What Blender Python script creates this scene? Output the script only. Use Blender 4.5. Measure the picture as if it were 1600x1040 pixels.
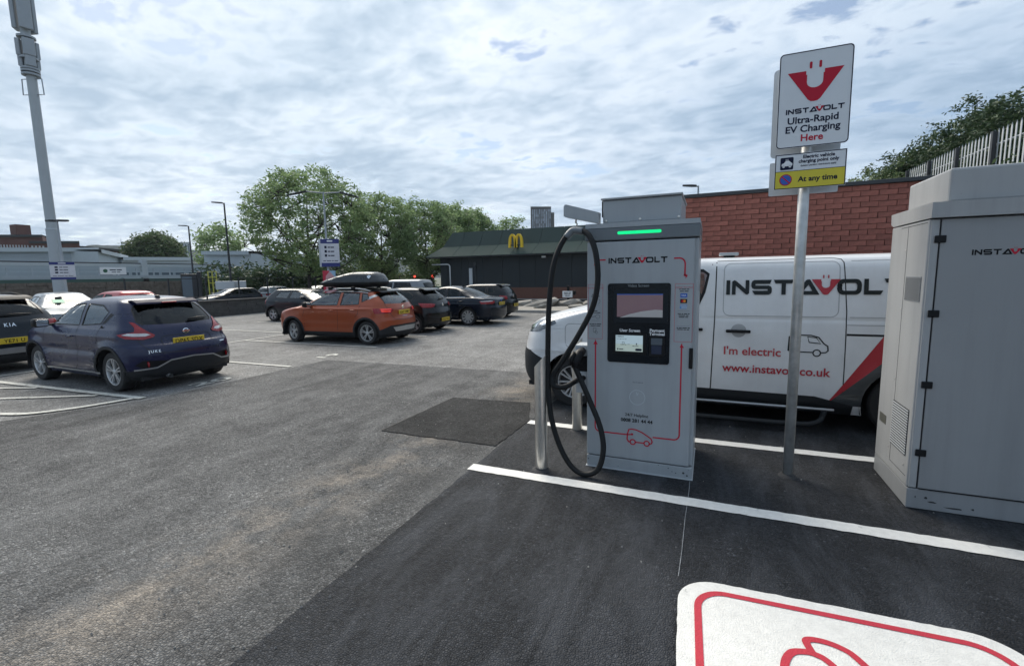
import bpy, bmesh, math, random
import numpy as np
from mathutils import Vector, Matrix
from mathutils.geometry import delaunay_2d_cdt
R = math.radians
for o in list(bpy.data.objects): bpy.data.objects.remove(o)
scene = bpy.context.scene
COL = scene.collection

# ------------------------------------------------------------------ camera
CAM_H = 1.72
yaw, pit, rol = R(-23.05), R(6.967), R(-0.989)
_f = Vector((math.sin(yaw)*math.cos(pit), math.cos(yaw)*math.cos(pit), -math.sin(pit)))
_r = Vector((math.cos(yaw), -math.sin(yaw), 0)); _u = _r.cross(_f)
_r2 = _r*math.cos(rol)+_u*math.sin(rol); _u2 = _u*math.cos(rol)-_r*math.sin(rol)
cd = bpy.data.cameras.new('camera'); cam = bpy.data.objects.new('camera', cd); COL.objects.link(cam)
cam.matrix_world = Matrix(((_r2.x,_u2.x,-_f.x,0),(_r2.y,_u2.y,-_f.y,0),(_r2.z,_u2.z,-_f.z,CAM_H),(0,0,0,1)))
cd.sensor_width = 36; cd.lens = 16.398; cd.clip_start = .05; cd.clip_end = 12000
scene.camera = cam

# ------------------------------------------------------------------ sky and sun
SUN_AZ, SUN_EL = R(-52), R(47)
wd = bpy.data.worlds.new('World'); scene.world = wd; wd.use_nodes = True
nt = wd.node_tree; nt.nodes.clear(); NN = nt.nodes.new; LK = nt.links.new
def vmath(op, a, b=None):
    n = NN('ShaderNodeVectorMath'); n.operation = op
    if a is not None: LK(a, n.inputs[0])
    if b is not None:
        if isinstance(b, (tuple, list)): n.inputs[1].default_value = b
        else: LK(b, n.inputs[1])
    return n
def fmath(op, a, b=None, clamp=False):
    n = NN('ShaderNodeMath'); n.operation = op; n.use_clamp = clamp
    for i, v in enumerate((a, b)):
        if v is None: continue
        if isinstance(v, (int, float)): n.inputs[i].default_value = v
        else: LK(v, n.inputs[i])
    return n.outputs[0]
out = NN('ShaderNodeOutputWorld')
sky = NN('ShaderNodeTexSky'); sky.sky_type = 'NISHITA'; sky.sun_disc = False
sky.sun_elevation = SUN_EL; sky.sun_rotation = SUN_AZ; sky.air_density = 1.0; sky.dust_density = .6
bg1 = NN('ShaderNodeBackground'); bg1.inputs[1].default_value = .085; LK(sky.outputs[0], bg1.inputs[0])
tc = NN('ShaderNodeTexCoord'); sep = NN('ShaderNodeSeparateXYZ'); LK(tc.outputs['Generated'], sep.inputs[0])
zz = fmath('MAXIMUM', sep.outputs[2], 0.0); den = fmath('ADD', zz, .13)
px = fmath('DIVIDE', sep.outputs[0], den); py = fmath('DIVIDE', sep.outputs[1], den)
cmb = NN('ShaderNodeCombineXYZ'); LK(px, cmb.inputs[0]); LK(py, cmb.inputs[1])
mp = NN('ShaderNodeMapping'); LK(cmb.outputs[0], mp.inputs[0]); mp.inputs['Rotation'].default_value = (0, 0, R(28)); mp.inputs['Scale'].default_value = (1.0, 1.3, 1); mp.inputs['Location'].default_value = (3.3, 1.7, 0)
def noise(scale, det, rough, dist=0, vec=None):
    n = NN('ShaderNodeTexNoise'); n.inputs['Scale'].default_value = scale; n.inputs['Detail'].default_value = det
    n.inputs['Roughness'].default_value = rough; n.inputs['Distortion'].default_value = dist; LK(vec or mp.outputs[0], n.inputs['Vector']); return n.outputs[0]
nA = noise(1.7, 6, .5, .3); nB = noise(6.5, 6, .55, .3); nC = noise(.45, 3, .5)
def ramp(inp, pts):
    r = NN('ShaderNodeValToRGB'); e = r.color_ramp.elements
    while len(e) < len(pts): e.new(.5)
    for k, (p, c) in zip(e, pts): k.position = p; k.color = (*c, 1) if len(c) == 3 else c
    LK(inp, r.inputs[0]); return r.outputs[0]
mixn = fmath('ADD', fmath('MULTIPLY', nA, .54), fmath('MULTIPLY', nB, .46))
mask = ramp(mixn, [(.38, (.2,)*3), (.43, (.88,)*3), (.47, (1,)*3)])
# thickness shading of the cloud sheet: thin parts let the sun through, thick parts grey
sd = (math.sin(SUN_AZ)*math.cos(R(30)), math.cos(SUN_AZ)*math.cos(R(30)), math.sin(R(30)))
nrm = vmath('NORMALIZE', tc.outputs['Generated'])
dt = NN('ShaderNodeVectorMath'); dt.operation = 'DOT_PRODUCT'; LK(nrm.outputs[0], dt.inputs[0]); dt.inputs[1].default_value = sd
glow = fmath('POWER', fmath('MAXIMUM', dt.outputs['Value'], 0.0), 4.0)
thick = fmath('ADD', fmath('MULTIPLY', mixn, .62), fmath('MULTIPLY', nC, .5))
shade = ramp(thick, [(.46, (.57, .62, .675)), (.525, (.44, .51, .595)), (.585, (.335, .415, .51)), (.65, (.25, .33, .43))])
gm = NN('ShaderNodeMixRGB'); gm.blend_type = 'MULTIPLY'; gm.inputs[0].default_value = 1; LK(shade, gm.inputs[1])
gcol = NN('ShaderNodeMixRGB'); LK(glow, gcol.inputs[0]); gcol.inputs[1].default_value = (.84, .90, .96, 1); gcol.inputs[2].default_value = (1.40, 1.33, 1.25, 1); LK(gcol.outputs[0], gm.inputs[2])
bg2 = NN('ShaderNodeBackground'); LK(gm.outputs[0], bg2.inputs[0]); bg2.inputs[1].default_value = 1.0
mx = NN('ShaderNodeMixShader'); LK(mask, mx.inputs[0]); LK(bg1.outputs[0], mx.inputs[1]); LK(bg2.outputs[0], mx.inputs[2]); LK(mx.outputs[0], out.inputs[0])
sl = bpy.data.lights.new('sun', 'SUN'); sl.energy = 2.9; sl.angle = R(40); sl.color = (1, .92, .80)
sun = bpy.data.objects.new('sun', sl); COL.objects.link(sun)
sdir = Vector((math.sin(SUN_AZ)*math.cos(SUN_EL), math.cos(SUN_AZ)*math.cos(SUN_EL), math.sin(SUN_EL)))
sun.rotation_euler = (-sdir).to_track_quat('-Z', 'Y').to_euler(); sun.location = (0, 0, 60)
vs = scene.view_settings; vs.view_transform = 'Standard'; vs.look = 'None'; vs.exposure = .60; vs.gamma = 1; vs.use_curve_mapping = False

# ------------------------------------------------------------------ helpers
def tag(o, label=None, cat=None, group=None, kind=None):
    if label: o['label'] = label
    if cat: o['category'] = cat
    if group: o['group'] = group
    if kind: o['kind'] = kind
    return o
def empty(name, loc=(0,0,0), rz=0, label=None, cat=None, group=None, kind=None, parent=None):
    o = bpy.data.objects.new(name, None); COL.objects.link(o); o.location = loc; o.rotation_euler = (0, 0, rz)
    o.empty_display_size = .1
    if parent: o.parent = parent
    return tag(o, label, cat, group, kind)
class MB:
    def __init__(s): s.v = []; s.f = []; s.m = []; s.cur = 0
    def add(s, vs, fs):
        b = len(s.v); s.v += [tuple(v) for v in vs]; s.f += [tuple(b+i for i in f) for f in fs]; s.m += [s.cur]*len(fs); return s
    def box(s, x0, x1, y0, y1, z0, z1):
        return s.add([(x0,y0,z0),(x1,y0,z0),(x1,y1,z0),(x0,y1,z0),(x0,y0,z1),(x1,y0,z1),(x1,y1,z1),(x0,y1,z1)],
                     [(0,3,2,1),(4,5,6,7),(0,1,5,4),(1,2,6,5),(2,3,7,6),(3,0,4,7)])
    def bbox(s, x0, x1, y0, y1, z0, z1, b=.01):
        # box with chamfered edges
        bm = bmesh.new(); bmesh.ops.create_cube(bm, size=1)
        for v in bm.verts: v.co = Vector(((x0+x1)/2+v.co.x*(x1-x0), (y0+y1)/2+v.co.y*(y1-y0), (z0+z1)/2+v.co.z*(z1-z0)))
        bmesh.ops.bevel(bm, geom=list(bm.edges), offset=b, segments=2, affect='EDGES', profile=.5)
        bm.verts.index_update(); s.add([v.co[:] for v in bm.verts], [[v.index for v in f.verts] for f in bm.faces]); bm.free(); return s
    def prism(s, pts, d, axis='y'):
        # extrude a closed 2-D outline: axis y -> pts are (x,z), d=(y0,y1); axis z -> (x,y); axis x -> (y,z)
        n = len(pts); P = lambda p, w: {'y': (p[0], w, p[1]), 'z': (p[0], p[1], w), 'x': (w, p[0], p[1])}[axis]
        vs = [P(p, d[0]) for p in pts]+[P(p, d[1]) for p in pts]
        return s.add(vs, [tuple(range(n-1, -1, -1)), tuple(range(n, 2*n))]+[(i, (i+1) % n, n+(i+1) % n, n+i) for i in range(n)])
    def tube(s, path, r, n=10, cap=True):
        path = [Vector(p) for p in path]; m = len(path); rs = r if isinstance(r, (list, tuple)) else [r]*m
        t0 = (path[1]-path[0]).normalized(); up = Vector((0,0,1)) if abs(t0.z) < .9 else Vector((1,0,0)); x = t0.cross(up).normalized()
        vs = []
        for i, p in enumerate(path):
            t = (path[min(i+1, m-1)]-path[max(i-1, 0)]).normalized(); x = (x-t*x.dot(t)).normalized(); y = t.cross(x)
            vs += [p+(x*math.cos(a)+y*math.sin(a))*rs[i] for a in [2*math.pi*k/n for k in range(n)]]
        fs = [(i*n+k, i*n+(k+1) % n, (i+1)*n+(k+1) % n, (i+1)*n+k) for i in range(m-1) for k in range(n)]
        if cap: fs += [tuple(range(n-1, -1, -1)), tuple((m-1)*n+k for k in range(n))]
        return s.add(vs, fs)
    def cyl(s, p, q, r, n=16): return s.tube([p, q], r, n)
    def lathe(s, prof, n=32, c=(0,0,0), axis='z'):
        vs = []; m = len(prof)
        for k in range(n):
            a = 2*math.pi*k/n
            for (r, h) in prof:
                q = (r*math.cos(a), r*math.sin(a), h) if axis == 'z' else (r*math.cos(a), h, r*math.sin(a))
                vs.append((c[0]+q[0], c[1]+q[1], c[2]+q[2]))
        fs = []
        for k in range(n):
            k2 = (k+1) % n
            for i in range(m-1):
                f = (k*m+i, k2*m+i, k2*m+i+1, k*m+i+1)
                fs.append(f if axis == 'z' else f[::-1])
        return s.add(vs, fs)
    def build(s, name, mats, parent=None, smooth=False, loc=None, angle=None):
        me = bpy.data.meshes.new(name); me.from_pydata(s.v, [], s.f)
        for m in (mats if isinstance(mats, (list, tuple)) else [mats]): me.materials.append(m)
        if any(s.m): me.polygons.foreach_set('material_index', s.m)
        if smooth or angle: me.polygons.foreach_set('use_smooth', [True]*len(s.f))
        me.update()
        if angle: me.set_sharp_from_angle(angle=R(angle))
        o = bpy.data.objects.new(name, me); COL.objects.link(o)
        if parent: o.parent = parent
        if loc: o.location = loc
        return o
def copy_obj(o, parent=None):
    c = o.copy(); COL.objects.link(c)
    if parent: c.parent = parent
    return c
def copy_tree(o, parent=None):
    c = o.copy(); COL.objects.link(c); c.parent = parent
    for ch in o.children:
        copy_tree(ch, c)
    return c
def cdt_fill(outs, holes=()):
    # triangulate 2-D outlines with holes -> (verts2d, tris)
    V = []; E = []; F = []
    for poly in list(outs)+list(holes):
        poly = list(poly)
        if sum(p[0]*q[1]-q[0]*p[1] for p, q in zip(poly, poly[1:]+poly[:1])) < 0: poly = poly[::-1]
        b = len(V); n = len(poly); V += [Vector(p) for p in poly]; F.append(list(range(b, b+n)))
    r = delaunay_2d_cdt(V, [], F, 0, 1e-6)
    no = len(outs); vs = [tuple(v) for v in r[0]]; fs = []
    for f, of in zip(r[2], r[5]):
        if any(i < no for i in of) and not any(i >= no for i in of): fs.append(f)
    used = sorted({i for f in fs for i in f}); mp_ = {i: k for k, i in enumerate(used)}
    return [vs[i] for i in used], [tuple(mp_[i] for i in f) for f in fs]
def rrect(x0, x1, y0, y1, r, n=6):
    pts = []
    for cx, cy, a0 in ((x1-r, y1-r, 0), (x0+r, y1-r, 90), (x0+r, y0+r, 180), (x1-r, y0+r, 270)):
        pts += [(cx+r*math.cos(R(a0+90*k/n)), cy+r*math.sin(R(a0+90*k/n))) for k in range(n+1)]
    return pts
def circ(cx, cy, r, n=24): return [(cx+r*math.cos(2*math.pi*k/n), cy+r*math.sin(2*math.pi*k/n)) for k in range(n)]
def stroke(pts, w, closed=False):
    # outline polygons (quads) of a polyline with width w
    out = []; n = len(pts); P = [Vector(p) for p in pts]
    L = []; Rr = []
    for i in range(n):
        if closed: a, b = P[i-1], P[(i+1) % n]
        else: a, b = P[max(i-1, 0)], P[min(i+1, n-1)]
        t = (b-a).normalized(); nn = Vector((-t.y, t.x))
        if 0 < i < n-1 or closed:
            t1 = (P[i]-P[i-1]).normalized(); k = max(.5, abs(nn.dot(Vector((-t1.y, t1.x))))); nn = nn/k
        L.append(P[i]+nn*w/2); Rr.append(P[i]-nn*w/2)
    vs = [tuple(p) for p in L]+[tuple(p) for p in Rr]
    m = n if closed else n-1
    fs = [(i, n+i, n+(i+1) % n, (i+1) % n) for i in range(m)]
    return vs, fs
def catmull(pts, per=8):
    P = [Vector(p) for p in pts]; P = [P[0]*2-P[1]]+P+[P[-1]*2-P[-2]]; out = []
    for i in range(1, len(P)-2):
        for k in range(per):
            t = k/per; a, b, c, d = P[i-1:i+3]
            out.append(.5*((2*b)+(c-a)*t+(2*a-5*b+4*c-d)*t*t+(3*b-a-3*c+d)*t**3))
    out.append(P[-2]); return out
_txt = {}
def text2d(s, size, align='CENTER', bold=0.0, spacing=1.0):
    key = (s, size, align, bold, spacing)
    if key in _txt: return _txt[key]
    cu = bpy.data.curves.new('t', 'FONT'); cu.body = s; cu.size = size; cu.align_x = align; cu.fill_mode = 'FRONT'; cu.resolution_u = 3
    cu.offset = bold*size; cu.space_character = spacing
    o = bpy.data.objects.new('t', cu); COL.objects.link(o)
    me = bpy.data.meshes.new_from_object(o.evaluated_get(bpy.context.evaluated_depsgraph_get()))
    vs = [(v.co.x, v.co.y) for v in me.vertices]; fs = [tuple(p.vertices) for p in me.polygons]
    bpy.data.objects.remove(o); bpy.data.curves.remove(cu); bpy.data.meshes.remove(me)
    _txt[key] = (vs, fs); return vs, fs
class Flat:
    """flat printing on a vertical plane facing -Y: (x,z) coordinates at depth y"""
    def __init__(s, y): s.y = y; s.mb = MB()
    def put(s, vf): s.mb.add([(a, s.y, b) for a, b in vf[0]], vf[1]); return s
    def poly(s, pts, holes=()): return s.put(cdt_fill([pts], holes))
    def rect(s, x0, x1, z0, z1): return s.put(([(x0,z0),(x1,z0),(x1,z1),(x0,z1)], [(0,1,2,3)]))
    def line(s, pts, w, closed=False): return s.put(stroke(pts, w, closed))
    def text(s, t, x, z, size, align='CENTER', bold=0.0, spacing=1.0, sx=1.0):
        vs, fs = text2d(t, size, align, bold, spacing); return s.put(([(x+a*sx, z+b) for a, b in vs], fs))
    def bars(s, x, z, w, h, align='CENTER', words=(3, 5, 2, 4)):
        # print too small to read in the photograph: word-length dashes
        x0 = x-w/2 if align == 'CENTER' else x; u = w/(sum(words)+.8*(len(words)-1))
        for k in words: s.rect(x0, x0+k*u, z, z+h); x0 += (k+.8)*u
        return s
    def build(s, name, m, parent): return s.mb.build(name, m, parent)

# ------------------------------------------------------------------ materials
M = {}
def nodes_of(m):
    t = m.node_tree; b = t.nodes['Principled BSDF']; return t, b
def tN(t, kind, **kw):
    n = t.nodes.new(kind)
    for k, v in kw.items():
        if k in n.inputs: n.inputs[k].default_value = v
        else: setattr(n, k, v)
    return n
def mat(name, col, rough=.5, metal=0.0, coat=0.0, var=.08, vscale=6.0, bump=0.0, bscale=80.0, spec=.5, emit=None, estr=1.0, rvar=.1, rnd=0.0, detail=4, streak=0.0, wear=None):
    m = bpy.data.materials.new(name); m.use_nodes = True; t, b = nodes_of(m); L = t.links.new
    b.inputs['Base Color'].default_value = (*col, 1); b.inputs['Roughness'].default_value = rough; b.inputs['Metallic'].default_value = metal
    b.inputs['Coat Weight'].default_value = coat; b.inputs['Coat Roughness'].default_value = .05; b.inputs['Specular IOR Level'].default_value = spec
    c = tN(t, 'ShaderNodeTexCoord')
    n = tN(t, 'ShaderNodeTexNoise', Scale=vscale, Detail=detail, Roughness=.6); L(c.outputs['Object'], n.inputs['Vector'])
    if var:
        r = tN(t, 'ShaderNodeMapRange'); L(n.outputs[0], r.inputs[0]); r.inputs[1].default_value = .25; r.inputs[2].default_value = .75
        r.inputs[3].default_value = 1-var; r.inputs[4].default_value = 1+var
        x = tN(t, 'ShaderNodeVectorMath', operation='SCALE'); x.inputs[0].default_value = col; L(r.outputs[0], x.inputs['Scale'])
        src = x.outputs[0]
        if rnd:
            oi = tN(t, 'ShaderNodeObjectInfo'); r2 = tN(t, 'ShaderNodeMapRange'); L(oi.outputs['Random'], r2.inputs[0]); r2.inputs[3].default_value = 1-rnd; r2.inputs[4].default_value = 1+rnd
            x2 = tN(t, 'ShaderNodeVectorMath', operation='SCALE'); L(src, x2.inputs[0]); L(r2.outputs[0], x2.inputs['Scale']); src = x2.outputs[0]
        if streak:
            mpp = tN(t, 'ShaderNodeMapping'); L(c.outputs['Object'], mpp.inputs[0]); mpp.inputs['Scale'].default_value = (9, 9, .55)
            ns = tN(t, 'ShaderNodeTexNoise', Scale=1.0, Detail=7.0, Roughness=.65); L(mpp.outputs[0], ns.inputs['Vector'])
            r5 = tN(t, 'ShaderNodeMapRange'); L(ns.outputs[0], r5.inputs[0]); r5.inputs[1].default_value = .45; r5.inputs[2].default_value = .72; r5.inputs[3].default_value = 1; r5.inputs[4].default_value = 1-streak
            x5 = tN(t, 'ShaderNodeVectorMath', operation='SCALE'); L(src, x5.inputs[0]); L(r5.outputs[0], x5.inputs['Scale']); src = x5.outputs[0]
            nf = tN(t, 'ShaderNodeTexNoise', Scale=95.0, Detail=2.0, Roughness=.5); L(c.outputs['Object'], nf.inputs['Vector']); r6 = tN(t, 'ShaderNodeMapRange'); L(nf.outputs[0], r6.inputs[0]); r6.inputs[1].default_value = .74; r6.inputs[2].default_value = .78; r6.inputs[3].default_value = 1; r6.inputs[4].default_value = .6
            x6 = tN(t, 'ShaderNodeVectorMath', operation='SCALE'); L(src, x6.inputs[0]); L(r6.outputs[0], x6.inputs['Scale']); src = x6.outputs[0]
        if wear:
            nw = tN(t, 'ShaderNodeTexNoise', Scale=wear[2], Detail=9.0, Roughness=.72); L(c.outputs['Object'], nw.inputs['Vector']); r7 = tN(t, 'ShaderNodeMapRange'); L(nw.outputs[0], r7.inputs[0]); r7.inputs[1].default_value = wear[1]; r7.inputs[2].default_value = wear[1]+.08; r7.inputs[4].default_value = .85
            x7 = tN(t, 'ShaderNodeMixRGB'); L(r7.outputs[0], x7.inputs[0]); L(src, x7.inputs[1]); x7.inputs[2].default_value = (*wear[0], 1); src = x7.outputs[0]
        L(src, b.inputs['Base Color'])
    if rvar:
        r3 = tN(t, 'ShaderNodeMapRange'); L(n.outputs[0], r3.inputs[0]); r3.inputs[3].default_value = max(0.02, rough-rvar); r3.inputs[4].default_value = min(1, rough+rvar); L(r3.outputs[0], b.inputs['Roughness'])
    if bump:
        n2 = tN(t, 'ShaderNodeTexNoise', Scale=bscale, Detail=4.0, Roughness=.6); L(c.outputs['Object'], n2.inputs['Vector'])
        bp = tN(t, 'ShaderNodeBump', Strength=bump, Distance=.01); L(n2.outputs[0], bp.inputs['Height']); L(bp.outputs[0], b.inputs['Normal'])
    if emit: b.inputs['Emission Color'].default_value = (*emit, 1); b.inputs['Emission Strength'].default_value = estr
    M[name] = m; return m
def asphalt(name, dark, light, cell=85, patch=.5, bump=.5, smear=.25, stain=None, rough=.85, streak=0.0, joint=None):
    m = bpy.data.materials.new(name); m.use_nodes = True; t, b = nodes_of(m); L = t.links.new
    c = tN(t, 'ShaderNodeTexCoord'); P = c.outputs['Object']
    def nz(s, d=5, r=.6, vec=None, dist=0):
        n = tN(t, 'ShaderNodeTexNoise', Scale=s, Detail=d, Roughness=r, Distortion=dist); L(vec or P, n.inputs['Vector']); return n.outputs[0]
    def mr(i, a, bb, lo=0, hi=1):
        r = tN(t, 'ShaderNodeMapRange'); L(i, r.inputs[0]); r.inputs[1].default_value = a; r.inputs[2].default_value = bb; r.inputs[3].default_value = lo; r.inputs[4].default_value = hi; return r.outputs[0]
    def mixc(f, a, bb, mode='MIX'):
        x = tN(t, 'ShaderNodeMixRGB', blend_type=mode)
        if isinstance(f, float): x.inputs[0].default_value = f
        else: L(f, x.inputs[0])
        for i, q in ((1, a), (2, bb)):
            if isinstance(q, tuple): x.inputs[i].default_value = (*q, 1)
            else: L(q, x.inputs[i])
        return x.outputs[0]
    def mm(op, a, bb):
        x = tN(t, 'ShaderNodeMath', operation=op)
        for i, q in enumerate((a, bb)):
            if isinstance(q, (int, float)): x.inputs[i].default_value = q
            else: L(q, x.inputs[i])
        return x.outputs[0]
    vo = tN(t, 'ShaderNodeTexVoronoi', Scale=cell, Randomness=1.0); L(P, vo.inputs['Vector'])
    sepc = tN(t, 'ShaderNodeSeparateColor'); L(vo.outputs['Color'], sepc.inputs[0])
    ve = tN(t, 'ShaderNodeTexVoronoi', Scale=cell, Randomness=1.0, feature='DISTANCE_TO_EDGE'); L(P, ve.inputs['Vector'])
    n1 = nz(patch, 6, .62, dist=.4); n2 = nz(2.6, 6, .65); n3 = nz(34, 4, .6)
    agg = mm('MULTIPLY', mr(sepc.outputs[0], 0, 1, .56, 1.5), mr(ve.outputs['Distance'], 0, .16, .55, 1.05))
    base = mixc(mr(mm('ADD', mm('MULTIPLY', n1, .6), mm('MULTIPLY', n2, .4)), .40, .60), dark, light)
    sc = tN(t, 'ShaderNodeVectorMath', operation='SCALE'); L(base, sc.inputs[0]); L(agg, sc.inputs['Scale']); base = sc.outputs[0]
    chip = mr(sepc.outputs[1], .955, .97); chipm = mm('MULTIPLY', chip, mr(n2, .42, .6, 0, .6))
    base = mixc(chipm, base, tuple(min(1, q*2.6+.02) for q in light))
    # pale scuffs, stretched
    mpn = tN(t, 'ShaderNodeMapping'); L(P, mpn.inputs[0]); mpn.inputs['Scale'].default_value = (1.6, .42, 1); mpn.inputs['Rotation'].default_value = (0, 0, R(35))
    sm = nz(1.7, 9, .74, mpn.outputs[0], .6); base = mixc(mr(sm, .47, .68, 0, smear), base, tuple(min(1, q*2.0+.006) for q in light))
    pits = nz(7, 6, .7); base = mixc(mr(pits, .60, .72, 0, .35), base, tuple(q*.55 for q in dark))
    if stain:
        # sandy dust in the wheel track beside the joint: (x centre, half width, colour)
        sx = tN(t, 'ShaderNodeSeparateXYZ'); L(P, sx.inputs[0])
        xs = mm('ADD', sx.outputs[0], mm('MULTIPLY', mm('SUBTRACT', sx.outputs[1], 3.0), stain[3]))
        d = mm('ABSOLUTE', mm('SUBTRACT', xs, stain[0]), 0); ms = mr(d, 0, stain[1], 1, 0)
        nn = nz(1.15, 7, .7); ms = mm('MULTIPLY', ms, mr(nn, .44, .60)); base = mixc(mm('MULTIPLY', ms, mr(sepc.outputs[0], 0, 1, .45, 1.0)), base, stain[2])
        d2 = mm('ABSOLUTE', mm('SUBTRACT', sx.outputs[0], stain[4]), 0); ms2 = mm('MULTIPLY', mr(d2, 0, .55, 1, 0), mr(nz(1.6, 6, .7), .38, .58)); base = mixc(mm('MULTIPLY', ms2, .6), base, tuple(q*.62 for q in dark))
    L(base, b.inputs['Base Color'])
    L(mr(n3, .3, .7, rough-.12, min(1, rough+.1)), b.inputs['Roughness']); b.inputs['Specular IOR Level'].default_value = .35
    h = mm('ADD', mm('MULTIPLY', mr(ve.outputs['Distance'], 0, .3), .7), mm('MULTIPLY', n3, 1.3))
    bp = tN(t, 'ShaderNodeBump', Strength=bump, Distance=.012); L(h, bp.inputs['Height']); L(bp.outputs[0], b.inputs['Normal'])
    M[name] = m; return m
def glassmat(name, tint=(.35, .4, .42), ior=1.55, gl_=.5, rough=.02):
    m = bpy.data.materials.new(name); m.use_nodes = True; t = m.node_tree; t.nodes.clear(); L = t.links.new
    o = t.nodes.new('ShaderNodeOutputMaterial'); tr = t.nodes.new('ShaderNodeBsdfTransparent'); tr.inputs[0].default_value = (*tint, 1)
    gl = t.nodes.new('ShaderNodeBsdfGlossy'); gl.inputs['Roughness'].default_value = rough; gl.inputs[0].default_value = (gl_, gl_*1.05, gl_*1.08, 1)
    fr = t.nodes.new('ShaderNodeFresnel'); fr.inputs[0].default_value = ior
    nz = t.nodes.new('ShaderNodeTexNoise'); nz.inputs['Scale'].default_value = 3; mr = t.nodes.new('ShaderNodeMapRange'); mr.inputs[3].default_value = 1.1; mr.inputs[4].default_value = 1.5
    ml = t.nodes.new('ShaderNodeMath'); ml.operation = 'MULTIPLY'; ml.use_clamp = True; L(nz.outputs[0], mr.inputs[0]); L(fr.outputs[0], ml.inputs[0]); L(mr.outputs[0], ml.inputs[1])
    mx_ = t.nodes.new('ShaderNodeMixShader'); L(ml.outputs[0], mx_.inputs[0]); L(tr.outputs[0], mx_.inputs[1]); L(gl.outputs[0], mx_.inputs[2]); L(mx_.outputs[0], o.inputs[0])
    M[name] = m; return m
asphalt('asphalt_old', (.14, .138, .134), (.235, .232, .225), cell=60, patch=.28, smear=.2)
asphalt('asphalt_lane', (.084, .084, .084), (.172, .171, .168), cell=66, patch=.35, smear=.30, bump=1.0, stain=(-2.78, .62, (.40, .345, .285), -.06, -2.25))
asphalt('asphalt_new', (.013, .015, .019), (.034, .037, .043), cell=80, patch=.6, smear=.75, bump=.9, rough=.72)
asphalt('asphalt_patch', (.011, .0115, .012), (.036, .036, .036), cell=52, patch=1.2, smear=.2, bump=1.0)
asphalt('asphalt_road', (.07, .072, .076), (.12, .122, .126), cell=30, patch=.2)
mat('line_white', (.76, .745, .705), .75, var=.10, vscale=26, bump=.7, bscale=130, detail=8, wear=((.16,.155,.15), .635, 9))
mat('line_old', (.56, .55, .50), .8, var=.25, vscale=22, bump=.4, bscale=120, detail=8, wear=((.14,.14,.14), .56, 14))
mat('marking_red', (.50, .028, .050), .7, var=.12, vscale=40, bump=.6, bscale=120)
mat('steel_grey', (.325, .35, .368), .42, metal=.0, coat=.1, var=.05, vscale=2.5, bump=.10, bscale=600, streak=.10)
mat('steel_grey_lt', (.43, .455, .475), .42, var=.05, vscale=2.5, bump=.12, bscale=600)
mat('grey_band', (.13, .15, .165), .4, var=.04)
mat('black_plastic', (.006, .0065, .008), .5, spec=.25, var=.15)
mat('rubber', (.010, .011, .012), .6, spec=.25, var=.2, vscale=30, bump=.1)
mat('screen_black', (.004, .007, .011), .25, coat=.15, spec=.3, var=.1)
mat('print_red', (.47, .012, .035), .55, spec=.25, var=.03)
mat('print_pink', (.45, .12, .14), .5, var=.03)
mat('print_navy', (.008, .012, .036), .6, spec=.2, var=.03)
mat('print_black', (.006, .0065, .008), .6, spec=.2, var=.03)
mat('print_white', (.75, .76, .77), .5, var=.03)
mat('print_grey', (.22, .24, .25), .5, var=.05)
mat('print_yellow', (.62, .52, .035), .5, var=.05)
mat('print_blue', (.02, .10, .42), .5, var=.03)
mat('print_cyan', (.05, .22, .55), .5, var=.03)
mat('print_orange', (.75, .25, .02), .5, var=.03)
mat('sign_white', (.66, .68, .70), .38, var=.03, bump=.08, bscale=500)
mat('sign_back', (.52, .55, .58), .45, metal=.3, var=.06)
mat('galv', (.46, .47, .465), .42, metal=.45, var=.22, vscale=14, rvar=.2)
mat('stainless', (.68, .655, .61), .34, metal=.9, var=.08, vscale=20, rvar=.08)
mat('led_green', (.0, .45, .15), .3, emit=(.0, .75, .22), estr=.75, var=.02)
mat('mesh_grey', (.20, .215, .23), .6, var=.3, vscale=300)
mat('dark_gap', (.01, .011, .013), .7, var=.1)
mat('concrete', (.34, .33, .31), .85, var=.2, vscale=9, bump=.3, bscale=60)
# ------------------------------------------------------------------ ground
rnd = random.Random(4)
def jag(pts, step=.12, amp=.008, closed=True):
    out = []
    for i in range(len(pts) if closed else len(pts)-1):
        a = Vector(pts[i]); b = Vector(pts[(i+1) % len(pts)]); n = max(1, int((b-a).length/step)); t = (b-a).normalized(); nn = Vector((-t.y, t.x))
        for k in range(n): out.append(tuple(a.lerp(b, k/n)+nn*(rnd.uniform(-amp, amp) if k else 0)))
    return out
def sheet(name, pts, z, m, parent=None, kind='structure'):
    vs, fs = cdt_fill([pts]); mb = MB().add([(a, b, z) for a, b in vs], fs); o = mb.build(name, m, parent)
    if kind and not parent: o['kind'] = kind
    return o
mat('ground_far', (.09, .10, .07), .95, var=.3, vscale=.05, detail=8)
sheet('ground', [(-6000,-6000),(6000,-6000),(6000,6000),(-6000,6000)], -.06, M['ground_far'])
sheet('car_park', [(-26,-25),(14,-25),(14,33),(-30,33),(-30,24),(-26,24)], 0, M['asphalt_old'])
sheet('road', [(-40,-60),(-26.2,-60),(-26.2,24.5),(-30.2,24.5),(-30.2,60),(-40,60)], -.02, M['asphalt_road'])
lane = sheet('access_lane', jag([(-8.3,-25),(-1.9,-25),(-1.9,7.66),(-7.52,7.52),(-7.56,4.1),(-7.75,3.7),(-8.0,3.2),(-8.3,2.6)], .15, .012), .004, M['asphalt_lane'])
sheet('charging_bay_tarmac', jag([(-1.955,-25),(14,-25),(14,8.2),(-1.9,8.2),(-1.93,5.0)], .12, .01), .008, M['asphalt_new'])
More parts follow.
